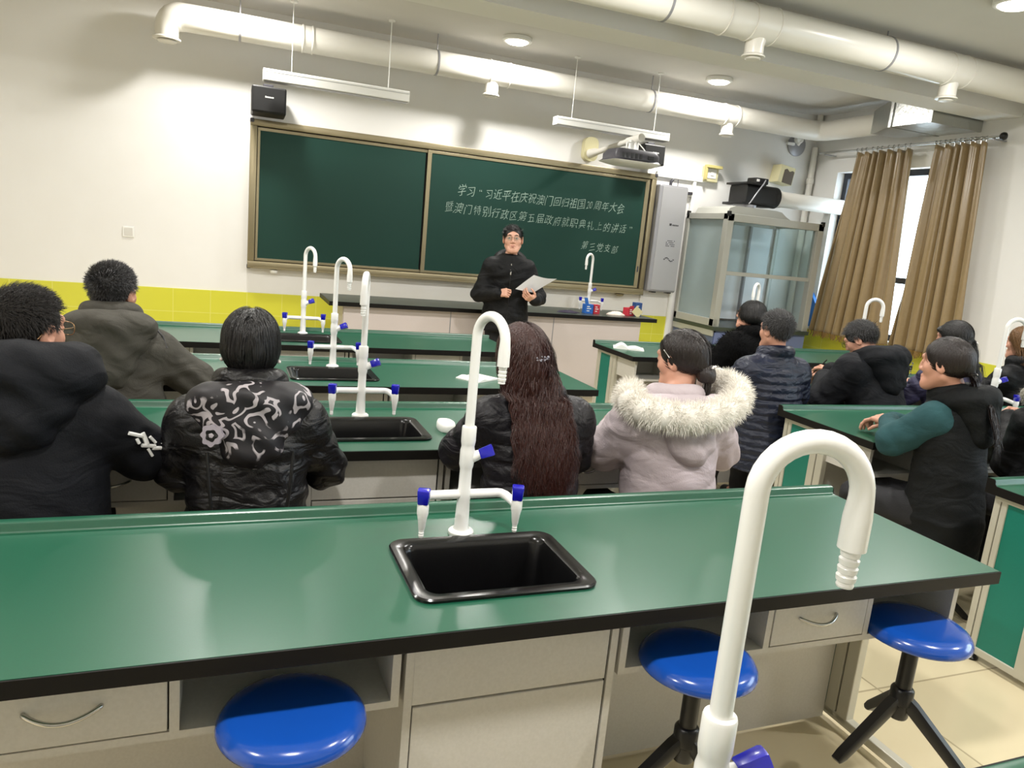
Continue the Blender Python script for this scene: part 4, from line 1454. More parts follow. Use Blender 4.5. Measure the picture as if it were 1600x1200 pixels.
class Person:
    def __init__(self, x, y, yaw, S, label, head=(0, .085, 1.20), hyaw=0, hpitch=0, hroll=0, hs=1.0, standing=False, skin='skin', arms=None, category='person', lean=0.0, tw=1.0):
        self.S = S
        self.root = empty('person', (x, y, FZ), label, category, None, yaw)
        self.zo = .40 if standing else 0.0
        self.standing = standing
        self.C = np.array(head, float) + (0, 0, self.zo)
        self.Rh = rotm(R(hyaw), R(hpitch), R(hroll))
        self.hs = hs
        self.skin = M[skin]
        self.lean = lean
        self.tw = tw
        self.A = {}
        z = self.zo
        for s in (-1, 1):
            a = dict(sh=(s * .160 * tw, .045 + lean * .5, .950 + z), el=(s * .255 * tw, .16 + lean, .775 + z), wr=(s * .11, .40 + lean * .5, .845 + z), hd=(-s * .35, 1, 0), hn=(0, 0, 1), curl=(28, 35, 25))
            if arms and s in arms:
                a.update(arms[s])
            self.A[s] = {q: np.array(v, float) if q in ('sh', 'el', 'wr', 'hd', 'hn') else v for q, v in a.items()}
        self.neck = np.array((0, .045 + lean * .7, 1.04 + z))
        self.Tm = lambda p: self.C + self.Rh @ (np.asarray(p, float) * self.hs)
        if standing:
            self.legs = {s: [(s * .09, 0, .90), (s * .105, .02, .50), (s * .11, -.01, .09)] for s in (-1, 1)}
        else:
            self.legs = {s: [(s * .085, .0, .50), (s * .115, .36, .485), (s * .125, .34, .09)] for s in (-1, 1)}

    # ---------------- body
    def body(self, hv=.0045, hands=True):
        V, Q = [], []
        z = self.zo
        n0 = 0

        def take(F):
            nonlocal n0
            v, q = F.mesh()
            V.append(v); Q.append(q + n0); n0 += len(v)
        # trunk, limbs, neck and head as one field
        lo = (-.42, -.22, 0.0); hi = (.42, .72, self.C[2] + .14)
        F = Field(lo, hi, .0105)
        for s in (-1, 1):
            a = self.A[s]
            F.cone(a['sh'], a['el'], .046, .038, .02)
            F.cone(a['el'], a['wr'], .038, .027, .015)
            l = self.legs[s]
            F.cone(l[0], l[1], .075, .055, .03); F.cone(l[1], l[2], .052, .034, .02)
            F.cone(l[2] , np.array(l[2]) + (0, .12, -.050), .030, .022, .01)
            F.cone((0, .03, .96 + z), a['sh'], .07, .05, .03)
        pz = .90 if self.standing else .50
        F.rings([(pz - .03, 0, .0, .14, .10), (.70 + z, 0, .01, .125, .09), (.88 + z, 0, .03 + self.lean * .4, .145, .10), (.99 + z, 0, .04 + self.lean * .6, .12, .08)], .04)
        F.cone(self.neck - (0, 0, .05), self.neck, .058, .052, .03)
        F.cut_below(.012)
        take(F)
        # head and neck at finer resolution
        F = Field(self.C - (.125, .15, .20), self.C + (.125, .15, .14), hv)
        F.cone(self.neck - (0, 0, .04), self.neck, .060, .055, .02)
        F.cone(self.neck, self.Tm((0, -.018, -.045)), .055, .050, .03)
        head_prims(F, self.C, self.Rh, self.hs)
        take(F)
        if hands:
            for s in (-1, 1):
                a = self.A[s]
                c = a['wr'] + nrm(a['hd']) * .08
                F = Field(c - .16, c + .16, .0034)
                F.cone(a['wr'] + nrm(a['el'] - a['wr']) * .10, a['wr'], .028, .026, .01)
                hand_prims(F, a['wr'], a['hd'], a['hn'], s, a['curl'], a.get('spread', 5), a.get('thumb', (38, 25)))
                take(F)
        self.body_ob = np_mesh('body', np.concatenate(V), [np.concatenate(Q)], self.skin, self.root, self.S)
        return self

    # ---------------- clothes
    def torso_tab(self, grow=0.0, hem=None):
        z, l, t = self.zo, self.lean, self.tw
        tab = [(.40, .0, .20, .175), (.50, .0, .205, .175), (.62, .005, .188, .155), (.75, .015, .180, .148), (.87, .035 + l * .4, .186, .145), (.96, .045 + l * .55, .172, .128), (1.02, .05 + l * .65, .125, .102), (1.06, .052 + l * .7, .088, .086)]
        tab = [(a + z, 0, b, c * t + grow, d + grow) for a, b, c, d in tab]
        if hem is not None:
            lowr = tab[0]
            tab = [(hem, 0, lowr[2], lowr[3] * 1.03, lowr[4] * 1.02)] + [r for r in tab if r[0] > hem + .02]
        return tab

    def jacket(self, m, puff=0.0, period=.07, chevron=0.0, wr=.004, hem=None, sleeves=True, name='jacket', h=.0085, grow=0.0, sl=(.082, .066, .066, .047), sleeve_puff=None, collar=.03, collar_z=.0, side_from=None):
        S = self.S
        lo = (-.46, -.27, .30 if hem is None else hem - .02)
        hi = (.46, .64, 1.22 + self.zo)
        F = Field(lo, hi, h)
        cx = self.tw

        def tm(t, X, Y, Z):
            ph = (Z - chevron * np.abs(X)) / period
            return -puff * (np.abs(np.sin(np.pi * ph)) ** .55 - .55)

        def sm(t, X, Y, Z):
            return -(puff if sleeve_puff is None else sleeve_puff) * (np.abs(np.sin(np.pi * t / period)) ** .55 - .55)
        F.rings(self.torso_tab(grow, hem), .03, tm if puff else None)
        for s in (-1, 1):
            a = self.A[s]
            sh = a['sh'] if sleeves else a['sh'] * np.array((.80, 1, 1)) + (0, 0, .01)
            F.cone((0, .045 + self.lean * .6, .975 + self.zo), sh + (0, 0, .005), .085 + grow, sl[0] + grow, .05)
            if sleeves:
                F.cone(sh, a['el'], sl[0] + grow, sl[1] + grow, .03, mod=sm if puff else None)
                end = a['wr'] + nrm(a['el'] - a['wr']) * .01
                F.cone(a['el'], end, sl[2] + grow, sl[3] + grow, .025, mod=sm if puff else None)
                F.cone(end + nrm(a['el'] - a['wr']) * .02, end, sl[3] + grow + .004, sl[3] + grow + .003, .006)
        if collar:
            n = self.neck + (0, 0, .03 + collar_z)
            pts = [n + (.078 * math.sin(t), -.075 * math.cos(t) - .0, -.028 * (1 - math.cos(t)) * .5) for t in np.linspace(-2.75, 2.75, 13)]
            F.path(pts, collar, .02)
        if wr:
            ph = float(self.root.location.x * 7 + self.root.location.y * 3)
            A_, B_ = self.A[-1]['el'], self.A[1]['el']

            def wn(X, Y, Z):
                d1 = np.sqrt((X - A_[0]) ** 2 + (Y - A_[1]) ** 2 + (Z - A_[2]) ** 2)
                d2 = np.sqrt((X - B_[0]) ** 2 + (Y - B_[1]) ** 2 + (Z - B_[2]) ** 2)
                g = np.sin(46 * Z + 14 * np.abs(X) + 4 * np.sin(9 * X + 6 * Z + ph) + 3 * np.sin(13 * Y + ph)) * (.6 + .5 * np.sin(11 * Z + 6 * X + ph))
                g2 = np.sin(33 * X + 21 * Y + 40 * Z + 5 * np.sin(11 * Z + ph) + ph) * .6
                el = np.exp(-(np.minimum(d1, d2) / .11) ** 2) * np.sin(75 * Z + 50 * X * np.sign(X) + 4 * np.sin(20 * Y))
                return wr * (.6 * g + .5 * g2) + wr * 1.1 * el
            F.noise(wn)
        V, Q = F.mesh()
        self.jk = np_mesh(name, V, [Q], m, self.root, S)
        return self.jk

    def blob(self, name, m, fn, lo, hi, h=.007, parent=None, wr=0.0):
        F = Field(np.array(lo) + (0, 0, self.zo), np.array(hi) + (0, 0, self.zo), h)
        fn(F)
        if wr:
            F.noise(lambda X, Y, Z: wr * .6 * np.sin(58 * Z + 26 * np.abs(X) + 3 * np.sin(12 * X) + 12 * Y) + wr * .3 * np.sin(30 * X + 70 * Z + 4 * np.sin(17 * Y)))
        V, Q = F.mesh()
        return np_mesh(name, V, [Q], m, parent or self.root, self.S)

    def hood(self, m, w=.15, drop=.13, thick=.062, zc=.975, yb=-.085, roll=.042, name='hood', wr=.004, front=.11, parent=None):
        z = self.zo
        y0 = yb + self.lean * .5

        def fn(F):
            pts = []
            for t in np.linspace(-1, 1, 17):
                a = t * 2.35
                pts.append((math.sin(a) * (w * .80), y0 + .095 - math.cos(a) * .105, zc + .070 + z + .022 * math.cos(a) - .05 * max(0, abs(t) - .6)))
            F.path(pts, [roll * (.80 + .35 * math.cos(t * 1.5)) for t in np.linspace(-1, 1, 17)], .03)
            for q in np.linspace(-1, 1, 7):          # drape: overlapping lobes hanging from the rim to a rounded point
                F.cone((w * .72 * q, y0 + .008 + .055 * q * q, zc + .055 + z), (w * .30 * q, y0 - .012, zc - drop * (1 - .35 * q * q) + z + .03), thick * .80, thick * .62, .07)
            F.ell((0, y0 + .075, zc + .115 + z), (w * .55, .06, .045), None, .03, sub=True)
        return self.blob(name, m, fn, (-.30, -.32, .70), (.30, .30, 1.22), .0075, parent, wr)

    def trousers(self, m=None):
        def fn(F):
            for s in (-1, 1):
                l = [np.array(p) for p in self.legs[s]]
                F.cone(l[0], l[1], .092, .072, .03); F.cone(l[1], l[2] + (0, .0, -.015), .070, .056, .02)
            if self.standing:
                F.rings([(.80, 0, 0, .165, .12), (.98, 0, 0, .16, .12)], .04)
            else:
                F.rings([(.385, 0, -.005, .15, .13), (.43, 0, -.01, .175, .155), (.55, 0, 0, .165, .14)], .04)
        zz = self.zo
        self.zo = 0
        o = self.blob('trousers', m or M['trouser'], fn, (-.30, -.24, .03), (.30, .52, 1.05), .011, wr=.004)
        self.zo = zz
        for s in (-1, 1):
            l = np.array(self.legs[s][2])

            def fs(F):
                F.cone(l + (0, -.03, -.04), l + (s * .012, .14, -.052), .043, .036, .02)
                F.cone(l + (0, -.03, -.03), l + (0, .02, .03), .042, .045, .02)
                F.cut_below(.004)
            self.zo = 0
            self.blob('shoe', M['shoe'], fs, l - (.08, .12, .10), l + (.08, .22, .09), .008)
            self.zo = zz
        return o

    # ---------------- hair
    def roots(self, n, keep, seed, layer=(.002, .012)):
        r = np.random.default_rng(seed)
        out = []
        cnt = 0
        while cnt < n:
            d = r.normal(size=(n * 3, 3)); d /= np.linalg.norm(d, axis=1, keepdims=True)
            p = CR_C + d * CR_R
            k = keep(p)
            out.append(p[k]); cnt += k.sum()
        P = np.concatenate(out)[:n]
        g = (P - CR_C) / CR_R ** 2
        g /= np.linalg.norm(g, axis=1, keepdims=True)
        lay = r.uniform(*layer, size=(n, 1))
        return P + g * lay, g, lay, r

    def hair(self, m, style, n=2600, seed=1, parent=None, L=.03, w=.0022, volume=.010, gather=None, fall=None, zcut=None, wave=0.0, extra=None, bald=0.0, name='hair', flare=0.0, comb_top=(.25, .9, .1), hair_line=.062, wide=1.0):
        """volumes (one SDF) plus combed strands, one mesh"""
        Rh, hs = self.Rh, self.hs
        toL = lambda p: self.C + (p * hs) @ Rh.T
        vec = lambda p: p @ Rh.T
        V, Fc = [], []
        n0 = 0
        # --- scalp volume
        F = Field(self.C - (.16, .19, .22), self.C + (.16, .17, .17), .005)
        vr = np.array((.0745, .094, .086)) + volume * (.75 if style != 'bob' else .8)
        F.ell(self.Tm(CR_C), vr * hs, Rh, 0)
        if extra:
            extra(F, self)
        # cut away the face, ears and neck
        F.ell(self.Tm((0, .098, -.035)), np.array((.072 * wide, .085, .098 + (hair_line - .062))) * hs, Rh, .012, sub=True)
        if style in ('short', 'crop'):
            F.ell(self.Tm((0, .02, -.085)), np.array((.14, .115, .078)) * hs, Rh, .012, sub=True)
            F.ell(self.Tm((0, -.03, -.125)), np.array((.14, .14, .072)) * hs, Rh, .012, sub=True)
            for s in (-1, 1):
                F.ell(self.Tm((s * .085, .004, -.012)), np.array((.016, .030, .036)) * hs, Rh, .006, sub=True)
        elif style == 'pulled':
            F.ell(self.Tm((0, .045, -.085)), np.array((.14, .10, .085)) * hs, Rh, .012, sub=True)
            F.ell(self.Tm((0, -.02, -.135)), np.array((.14, .14, .06)) * hs, Rh, .012, sub=True)
            for s in (-1, 1):
                F.ell(self.Tm((s * .088, .004, -.010)), np.array((.018, .026, .034)) * hs, Rh, .006, sub=True)
        v, q = F.mesh()
        if len(v):
            # fine combed relief
            V.append(v); Fc.append(q); n0 += len(v)
        # --- strands
        if style in ('short', 'crop'):
            keep = lambda p: ((p[:, 2] > hair_line + .3 * np.maximum(0, p[:, 1] - .05)) | (p[:, 1] < .028)) & (p[:, 2] > -.005 - .55 * np.maximum(0, -p[:, 1] - .01)) & ~((np.abs(p[:, 0]) > .06) & (p[:, 2] < .012) & (p[:, 1] > -.035)) & (p[:, 2] > -.048)
            P, g, lay, r = self.roots(n, keep, seed, (volume * .4, volume + .002))
            top = np.clip((P[:, 2:3] + r.normal(size=(n, 1)) * .015 - .02) / .07, 0, 1)
            ct = np.array([comb_top])
            comb = top * ct + (1 - top) * np.array([[0, .25, -1.0]])
            T = g * (.9 if style == 'crop' else .55) + comb * (.35 if style == 'crop' else .75) + r.normal(size=P.shape) * .16
            T /= np.linalg.norm(T, axis=1, keepdims=True)
            ln = L * r.uniform(.6, 1.1, size=(n, 1)) * np.where(P[:, 2:3] < .02, .55, 1)
            pts = [P]
            for i in range(3):
                T = T + comb * .18
                T /= np.linalg.norm(T, axis=1, keepdims=True)
                q_ = pts[-1] + T * ln / 3
                e = (q_ - CR_C) / (CR_R + lay + .001)
                dn = np.linalg.norm(e, axis=1, keepdims=True)
                q_ = np.where(dn < 1, CR_C + e / dn * (CR_R + lay + .001), q_)
                pts.append(q_)
            Ps = np.stack(pts, 1)
            Ns = np.repeat(g[:, None, :], 4, 1)
            Pl = toL(Ps.reshape(-1, 3)).reshape(Ps.shape)
            Nl = vec(Ns.reshape(-1, 3)).reshape(Ps.shape)
        else:
            hl = hair_line
            keep = lambda p: ((p[:, 2] > hl + .25 * np.maximum(0, p[:, 1] - .05)) | (p[:, 1] < .035)) & (p[:, 2] > -.01 - .6 * np.maximum(0, -p[:, 1])) & ~((np.abs(p[:, 0]) > .062) & (p[:, 2] < .01) & (p[:, 1] > -.02))
            P, g, lay, r = self.roots(n, keep, seed, (volume * .6, volume + .004))
            ks = fall['k'] if fall else 12
            total = L * r.uniform(.82, 1.05, size=(n, 1))
            ds = total / ks
            pl = toL(P)
            gl = vec(g)
            Cc = self.Tm(CR_C)
            part = vec(np.concatenate([np.sign(P[:, :1]) * .8, np.full((n, 1), -.35), np.full((n, 1), -.2)], 1))
            T = part - gl * np.sum(part * gl, 1, keepdims=True)
            T /= np.linalg.norm(T, axis=1, keepdims=True) + 1e-9
            G = None if gather is None else self.Tm(gather)
            if fall and fall.get('free') is not None:
                isf = r.uniform(size=n) < fall['free']
            else:
                isf = np.zeros(n, bool)
            reached = np.zeros(n, bool) if G is not None else np.ones(n, bool)
            if G is not None:
                reached |= isf
            pts, nrs = [pl], [gl]
            tgt = None
            if fall:
                off = r.normal(size=(n, 3)) * np.array(fall.get('spread', (.03, .012, .0)))
                # free outer hair keeps its side
                xs = pl[:, 0] - self.C[0]
                off[:, 0] += np.where(isf, xs * fall.get('keepx', .6), 0)
            ncl = 70
            cl = r.integers(0, ncl, n)
            clx = r.normal(size=(ncl, 3)) * np.array(fall.get('spread', (.03, .012, 0)) if fall else (0, 0, 0))
            if fall:
                order = np.argsort(pl[:, 0] + r.normal(size=n) * .02)
                cl[order] = (np.arange(n) * ncl // n)
                loc = r.normal(size=(n, 3)) * np.array((.006, .005, 0))
                off = clx[cl] + loc
                off[:, 0] += np.where(isf, (pl[:, 0] - self.C[0]) * fall.get('keepx', .6), 0)
                ntilt = np.concatenate([loc[:, :1] * 110 + r.normal(size=(n, 1)) * .25, np.zeros((n, 2))], 1)
            pw = (r.uniform(0, 6.28, ncl)[cl] + r.normal(size=n) * .35)
            total *= (r.uniform(.72, 1.0, ncl)[cl])[:, None] if fall else 1.0
            ds = total / ks
            tot = np.zeros(n)
            for i in range(ks):
                cur = pts[-1]
                if G is not None:
                    dG = G + (r.normal(size=(n, 3)) * .004) - cur
                    dist = np.linalg.norm(dG, axis=1)
                    reached |= dist < .022
                    des = dG / (dist[:, None] + 1e-9)
                else:
                    des = np.zeros_like(cur)
                down = np.tile(np.array([[0, -.06, -1.0]]), (n, 1))
                if fall:
                    axis_ = np.array(fall['to'])
                    v2 = np.stack([axis_[0] + off[:, 0] - cur[:, 0], axis_[1] + off[:, 1] - cur[:, 1]], 1)
                    down[:, :2] += v2 * 2.2
                    if wave:
                        down[:, 0] += wave * np.sin(tot * 55 + pw)
                        down[:, 1] += wave * .6 * np.cos(tot * 48 + pw * 1.3)
                else:
                    lowz = np.clip((self.C[2] + .015 - cur[:, 2]) / .07, 0, 1)[:, None]
                    inw = np.stack([self.neck[0] - cur[:, 0], (self.neck[1] - .01) - cur[:, 1], np.zeros(n)], 1) * 13
                    down = down + gl * flare * (1 - lowz) + inw * lowz
                down /= np.linalg.norm(down, axis=1, keepdims=True)
                des = np.where(reached[:, None], down, des)
                T = T * .45 + des * .55
                T /= np.linalg.norm(T, axis=1, keepdims=True) + 1e-9
                nx = cur + T * ds
                # keep outside the head
                e = ((nx - Cc) @ Rh) / ((CR_R + lay + .002) * hs)
                dn = np.linalg.norm(e, axis=1, keepdims=True)
                nx = np.where(dn < 1, Cc + ((e / dn) * (CR_R + lay + .002) * hs) @ Rh.T, nx)
                if fall and fall.get('back'):
                    bz = np.array(fall['back'])          # rows (z, y of back surface)
                    yl = np.interp(nx[:, 2] - self.zo, bz[:, 0], bz[:, 1]) - lay[:, 0] * 1.6
                    nx[:, 1] = np.where((nx[:, 2] - self.zo < bz[-1, 0]), np.minimum(nx[:, 1], yl), nx[:, 1])
                if zcut is not None:
                    zc = self.C[2] + zcut
                    stop = nx[:, 2] < zc + .018 * np.sin(pw)
                    nx = np.where(stop[:, None], cur + T * ds * .02, nx)
                gg = ((nx - Cc) @ Rh) / (CR_R ** 2)
                gg = (gg / (np.linalg.norm(gg, axis=1, keepdims=True) + 1e-9)) @ Rh.T
                low = (nx[:, 2] < self.C[2] - .05)[:, None]
                gg = np.where(low, gg * .25 + np.array([[0, -1.0, .1]]) + (ntilt if fall else 0), gg)
                gl = gg / (np.linalg.norm(gg, axis=1, keepdims=True) + 1e-9)
                pts.append(nx); nrs.append(gl)
                tot += ds[:, 0]
            Pl = np.stack(pts, 1); Nl = np.stack(nrs, 1)
        ww = w * r.uniform(.7, 1.3, size=len(Pl))
        v, q = ribbons(Pl, Nl, ww, .8)
        V.append(v); Fc.append(q + n0); n0 += len(v)
        o = np_mesh(name, np.concatenate(V), [np.concatenate(Fc)], m, parent or self.root, self.S)
        return o

    def fur(self, name, m, P, N, L, w, seed, parent=None, droop=.25, k=4):
        r = np.random.default_rng(seed)
        n = len(P)
        T = N + r.normal(size=N.shape) * .35
        T /= np.linalg.norm(T, axis=1, keepdims=True)
        ln = L * r.uniform(.55, 1.15, size=(n, 1))
        pts = [P]
        for i in range(k - 1):
            T = T + np.array([[0, 0, -droop * .5]])
            T /= np.linalg.norm(T, axis=1, keepdims=True)
            pts.append(pts[-1] + T * ln / (k - 1))
        Ps = np.stack(pts, 1)
        side = r.normal(size=(n, 1, 3)) + N[:, None, :] * .2
        v, q = ribbons(Ps, np.repeat(side, k, 1), w * r.uniform(.7, 1.3, size=n), .85)
        return np_mesh(name, v, [q], m, parent or self.root, self.S)

    def glasses(self, m, tr=.0013):
        g = MB()
        T = lambda p: self.Tm(p) * self.S
        S = self.S
        for s in (-1, 1):
            pts = []
            for i in range(21):
                a = 2 * math.pi * i / 20
                ca, sa = math.cos(a), math.sin(a)
                x = s * .033 + .0265 * math.copysign(abs(ca) ** .7, ca)
                z_ = .008 + .0185 * math.copysign(abs(sa) ** .7, sa)
                pts.append(T((x, .104 - .02 * abs(x) * 8 * abs(x), z_)))
            g.tube(pts, tr * S, 6)
            g.tube([T((s * .060, .098, .014)), T((s * .074, .08, .014)), T((s * .080, .02, .012)), T((s * .080, -.02, .010)), T((s * .078, -.04, -.01))], .0016 * S, 6)
        g.tube([T((-.008, .108, .012)), T((0, .111, .015)), T((.008, .108, .012))], .0013 * S, 6)
        o = g.build('glasses', m, self.root, 60)
        l = MB()
        for s in (-1, 1):
            ring = []
            for i in range(16):
                a = 2 * math.pi * i / 16
                ca, sa = math.cos(a), math.sin(a)
                x = s * .033 + .0255 * math.copysign(abs(ca) ** .7, ca)
                ring.append((x, .104 - .16 * x * x, .008 + .0175 * math.copysign(abs(sa) ** .7, sa)))
            l.loft([[T(p) for p in ring], [T((p[0], p[1] - .0012, p[2])) for p in ring]])
        l.build('lenses', M['lens'], o)
        return o

    def face(self):
        """eyes, brows and lips for a face seen from the front"""
        T = lambda p: self.Tm(p) * self.S
        S = self.S
        for s in (-1, 1):
            b = MB()
            pts = [T((s * x, y, z)) for x, y, z in ((.014, .0945, .0305), (.024, .0945, .0345), (.036, .0905, .0345), (.047, .0805, .029))]
            b.tube(pts, [.0022 * S, .0034 * S, .003 * S, .0012 * S], 7)
            b.build('eyebrow', M['hair'], self.root, 60)
            b = MB()
            c = T((s * .031, .0845, .0085))
            f = Vector(self.Rh @ np.array((0, 1, 0)))
            b.lathe([(.0001, .0078 * S), (.006 * S, .0062 * S), (.0092 * S, .0032 * S), (.010 * S, 0), (.001, -.004 * S)], c, 14, axis=f)
            e = b.build('eye', M['eye'], self.root, 60)
            b = MB(); b.lathe([(.0001, .0086 * S), (.0036 * S, .0081 * S), (.0048 * S, .0064 * S), (.0001, .005 * S)], c, 12, axis=f); b.build('iris', M['iris'], e, 60)
            b = MB(); b.tube([T((s * x, y, z)) for x, y, z in ((.0195, .0905, .0105), (.026, .0945, .0152), (.033, .0948, .0158), (.041, .089, .012))], .0019 * S, 6); b.build('upper_eyelid', M['skin'], e, 60)
        b = MB(); b.tube([T((x, y, z)) for x, y, z in ((-.0215, .0885, -.0602), (-.011, .0935, -.0572), (0, .0945, -.0580), (.011, .0935, -.0572), (.0215, .0885, -.0602))], [.001 * S, .003 * S, .0033 * S, .003 * S, .001 * S], 7)
        b.tube([T((x, y, z)) for x, y, z in ((-.018, .0885, -.0650), (-.009, .0925, -.0680), (0, .0935, -.0690), (.009, .0925, -.0680), (.018, .0885, -.0650))], [.001 * S, .0034 * S, .0042 * S, .0034 * S, .001 * S], 7)
        b.build('lips', M['lip'], self.root, 60)
"""PART4"""

# ---------------------------------------------------------------- cloth materials
def pattern_cloth(name):
    """black cloth printed with pale paisley-like blotches and outlines"""
    m = bpy.data.materials.new(name)
    m.use_nodes = True
    nt = m.node_tree
    b = nt.nodes['Principled BSDF']
    b.inputs['Roughness'].default_value = .55
    tc = nt.nodes.new('ShaderNodeTexCoord')
    ns = nt.nodes.new('ShaderNodeTexNoise'); ns.inputs['Scale'].default_value = 9; ns.inputs['Detail'].default_value = 2
    mp = nt.nodes.new('ShaderNodeMix'); mp.data_type = 'RGBA'; mp.inputs['Factor'].default_value = .16
    nt.links.new(tc.outputs['Object'], ns.inputs['Vector'])
    nt.links.new(tc.outputs['Object'], mp.inputs['A']); nt.links.new(ns.outputs['Color'], mp.inputs['B'])
    vo = nt.nodes.new('ShaderNodeTexVoronoi'); vo.inputs['Scale'].default_value = 17; vo.feature = 'F1'
    nt.links.new(mp.outputs['Result'], vo.inputs['Vector'])
    wv = nt.nodes.new('ShaderNodeMath'); wv.operation = 'MULTIPLY'; wv.inputs[1].default_value = 17
    nt.links.new(vo.outputs['Distance'], wv.inputs[0])
    sn = nt.nodes.new('ShaderNodeMath'); sn.operation = 'SINE'; nt.links.new(wv.outputs[0], sn.inputs[0])
    n2 = nt.nodes.new('ShaderNodeTexNoise'); n2.inputs['Scale'].default_value = 11; n2.inputs['Detail'].default_value = 3
    nt.links.new(tc.outputs['Object'], n2.inputs['Vector'])
    r2 = nt.nodes.new('ShaderNodeValToRGB'); r2.color_ramp.elements[0].position = .50; r2.color_ramp.elements[1].position = .54
    nt.links.new(n2.outputs['Fac'], r2.inputs['Fac'])
    r1 = nt.nodes.new('ShaderNodeValToRGB'); r1.color_ramp.elements[0].position = .45; r1.color_ramp.elements[1].position = .62
    nt.links.new(sn.outputs[0], r1.inputs['Fac'])
    mu = nt.nodes.new('ShaderNodeMath'); mu.operation = 'MULTIPLY'
    nt.links.new(r1.outputs['Color'], mu.inputs[0]); nt.links.new(r2.outputs['Color'], mu.inputs[1])
    mx = nt.nodes.new('ShaderNodeMix'); mx.data_type = 'RGBA'
    mx.inputs['A'].default_value = lin('#131016'); mx.inputs['B'].default_value = lin('#a9a2a6')
    nt.links.new(mu.outputs[0], mx.inputs['Factor']); nt.links.new(mx.outputs['Result'], b.inputs['Base Color'])
    return m


def cloth(name, color, other, rough=.7, fold=.3, fscale=7, weave=260, spec=.25, sheen=0.0):
    """padded cloth: two scales of soft creases over a fine weave"""
    m = mat(name, color, rough, noise=(14, .5, other), spec=spec, sheen=sheen)
    nt = m.node_tree
    b = nt.nodes['Principled BSDF']
    tc = nt.nodes.new('ShaderNodeTexCoord')
    mp = nt.nodes.new('ShaderNodeMapping'); mp.inputs['Scale'].default_value = (1, 1, 1.9)
    nt.links.new(tc.outputs['Object'], mp.inputs['Vector'])
    n1 = nt.nodes.new('ShaderNodeTexNoise'); n1.inputs['Scale'].default_value = fscale; n1.inputs['Detail'].default_value = 2.5; n1.inputs['Distortion'].default_value = 1.0; n1.inputs['Roughness'].default_value = .45
    n2 = nt.nodes.new('ShaderNodeTexNoise'); n2.inputs['Scale'].default_value = weave; n2.inputs['Detail'].default_value = 2
    nt.links.new(mp.outputs[0], n1.inputs['Vector']); nt.links.new(tc.outputs['Object'], n2.inputs['Vector'])
    b1 = nt.nodes.new('ShaderNodeBump'); b1.inputs['Strength'].default_value = fold; b1.inputs['Distance'].default_value = .05
    b2 = nt.nodes.new('ShaderNodeBump'); b2.inputs['Strength'].default_value = .25; b2.inputs['Distance'].default_value = .004
    nt.links.new(n1.outputs['Fac'], b1.inputs['Height']); nt.links.new(n2.outputs['Fac'], b2.inputs['Height'])
    nt.links.new(b1.outputs['Normal'], b2.inputs['Normal']); nt.links.new(b2.outputs['Normal'], b.inputs['Normal'])
    return m


K = {}
K['black'] = cloth('black_padded_cloth', '#07080a', '#0b0c0f', .62, .3)
K['navyblack'] = cloth('blue_black_cloth', '#080a10', '#0c0f16', .75, .28)
K['black_shiny'] = cloth('black_quilted_nylon', '#0a090b', '#100e11', .42, .38, 12, spec=.4)
K['dark_purple'] = cloth('dark_plum_nylon', '#0d0b11', '#131019', .5, .35, 12, spec=.35)
K['grey'] = cloth('olive_grey_cloth', '#45433d', '#3a3833', .8, .42, 7)
K['lilac'] = cloth('pale_lilac_cloth', '#b9adb1', '#ab9fa4', .6, .28, 7)
K['navy'] = cloth('navy_quilted_nylon', '#141a2c', '#1a2136', .42, .3, 14, spec=.4)
K['teal'] = cloth('teal_knit', '#2a4c50', '#234347', .9, .25, 7, 320)
K['vest'] = cloth('black_vest_cloth', '#080b0d', '#0c1012', .72, .28)
K['purple'] = cloth('slate_purple_nylon', '#413f5c', '#1d1c28', .5, .35, 12)
K['furblack'] = mat('black_fur', '#040405', .9, spec=.15)
K['furwhite'] = mat('off_white_fur', '#f0ece4', .8, noise=(12, .4, '#d6d0c6'))
K['furgrey'] = mat('grey_beige_fur', '#a39f93', .85, noise=(12, .5, '#87837a'))
K['pattern'] = pattern_cloth('printed_black_scarf_cloth')
K['maroon'] = mat('dark_maroon_knit', '#200a0e', .8, bump=(200, .4))
K['print'] = mat('white_sleeve_print', '#e6e6e4', .5)
K['greyprint'] = mat('grey_print', '#6a6e7c', .5)

BACK = [(.55, -.150), (.75, -.140), (.87, -.120), (.96, -.090), (1.02, -.062), (1.06, -.05)]


def sleeve_marks(p, a, b, ra, rb, side_dir, marks, m, name='sleeve_print'):
    """small flat strokes lying on a sleeve surface; marks = (t0, t1, u0, u1, width)"""
    a, b = np.array(a, float), np.array(b, float)
    ax = nrm(b - a)
    n = nrm(np.array(side_dir) - ax * (np.array(side_dir) @ ax))
    w = np.cross(ax, n)
    g = MB()
    for (t0, t1, u0, u1, wd) in marks:
        pts = []
        for i in range(5):
            f = i / 4
            t, u = t0 + (t1 - t0) * f, u0 + (u1 - u0) * f
            r = (ra + (rb - ra) * t) + .0045
            pts.append(tuple((a + (b - a) * t + (n * math.cos(u) + w * math.sin(u)) * r) * p.S))
        g.tube(pts, wd * p.S, 6)
    return g.build(name, m, p.jk, 60)


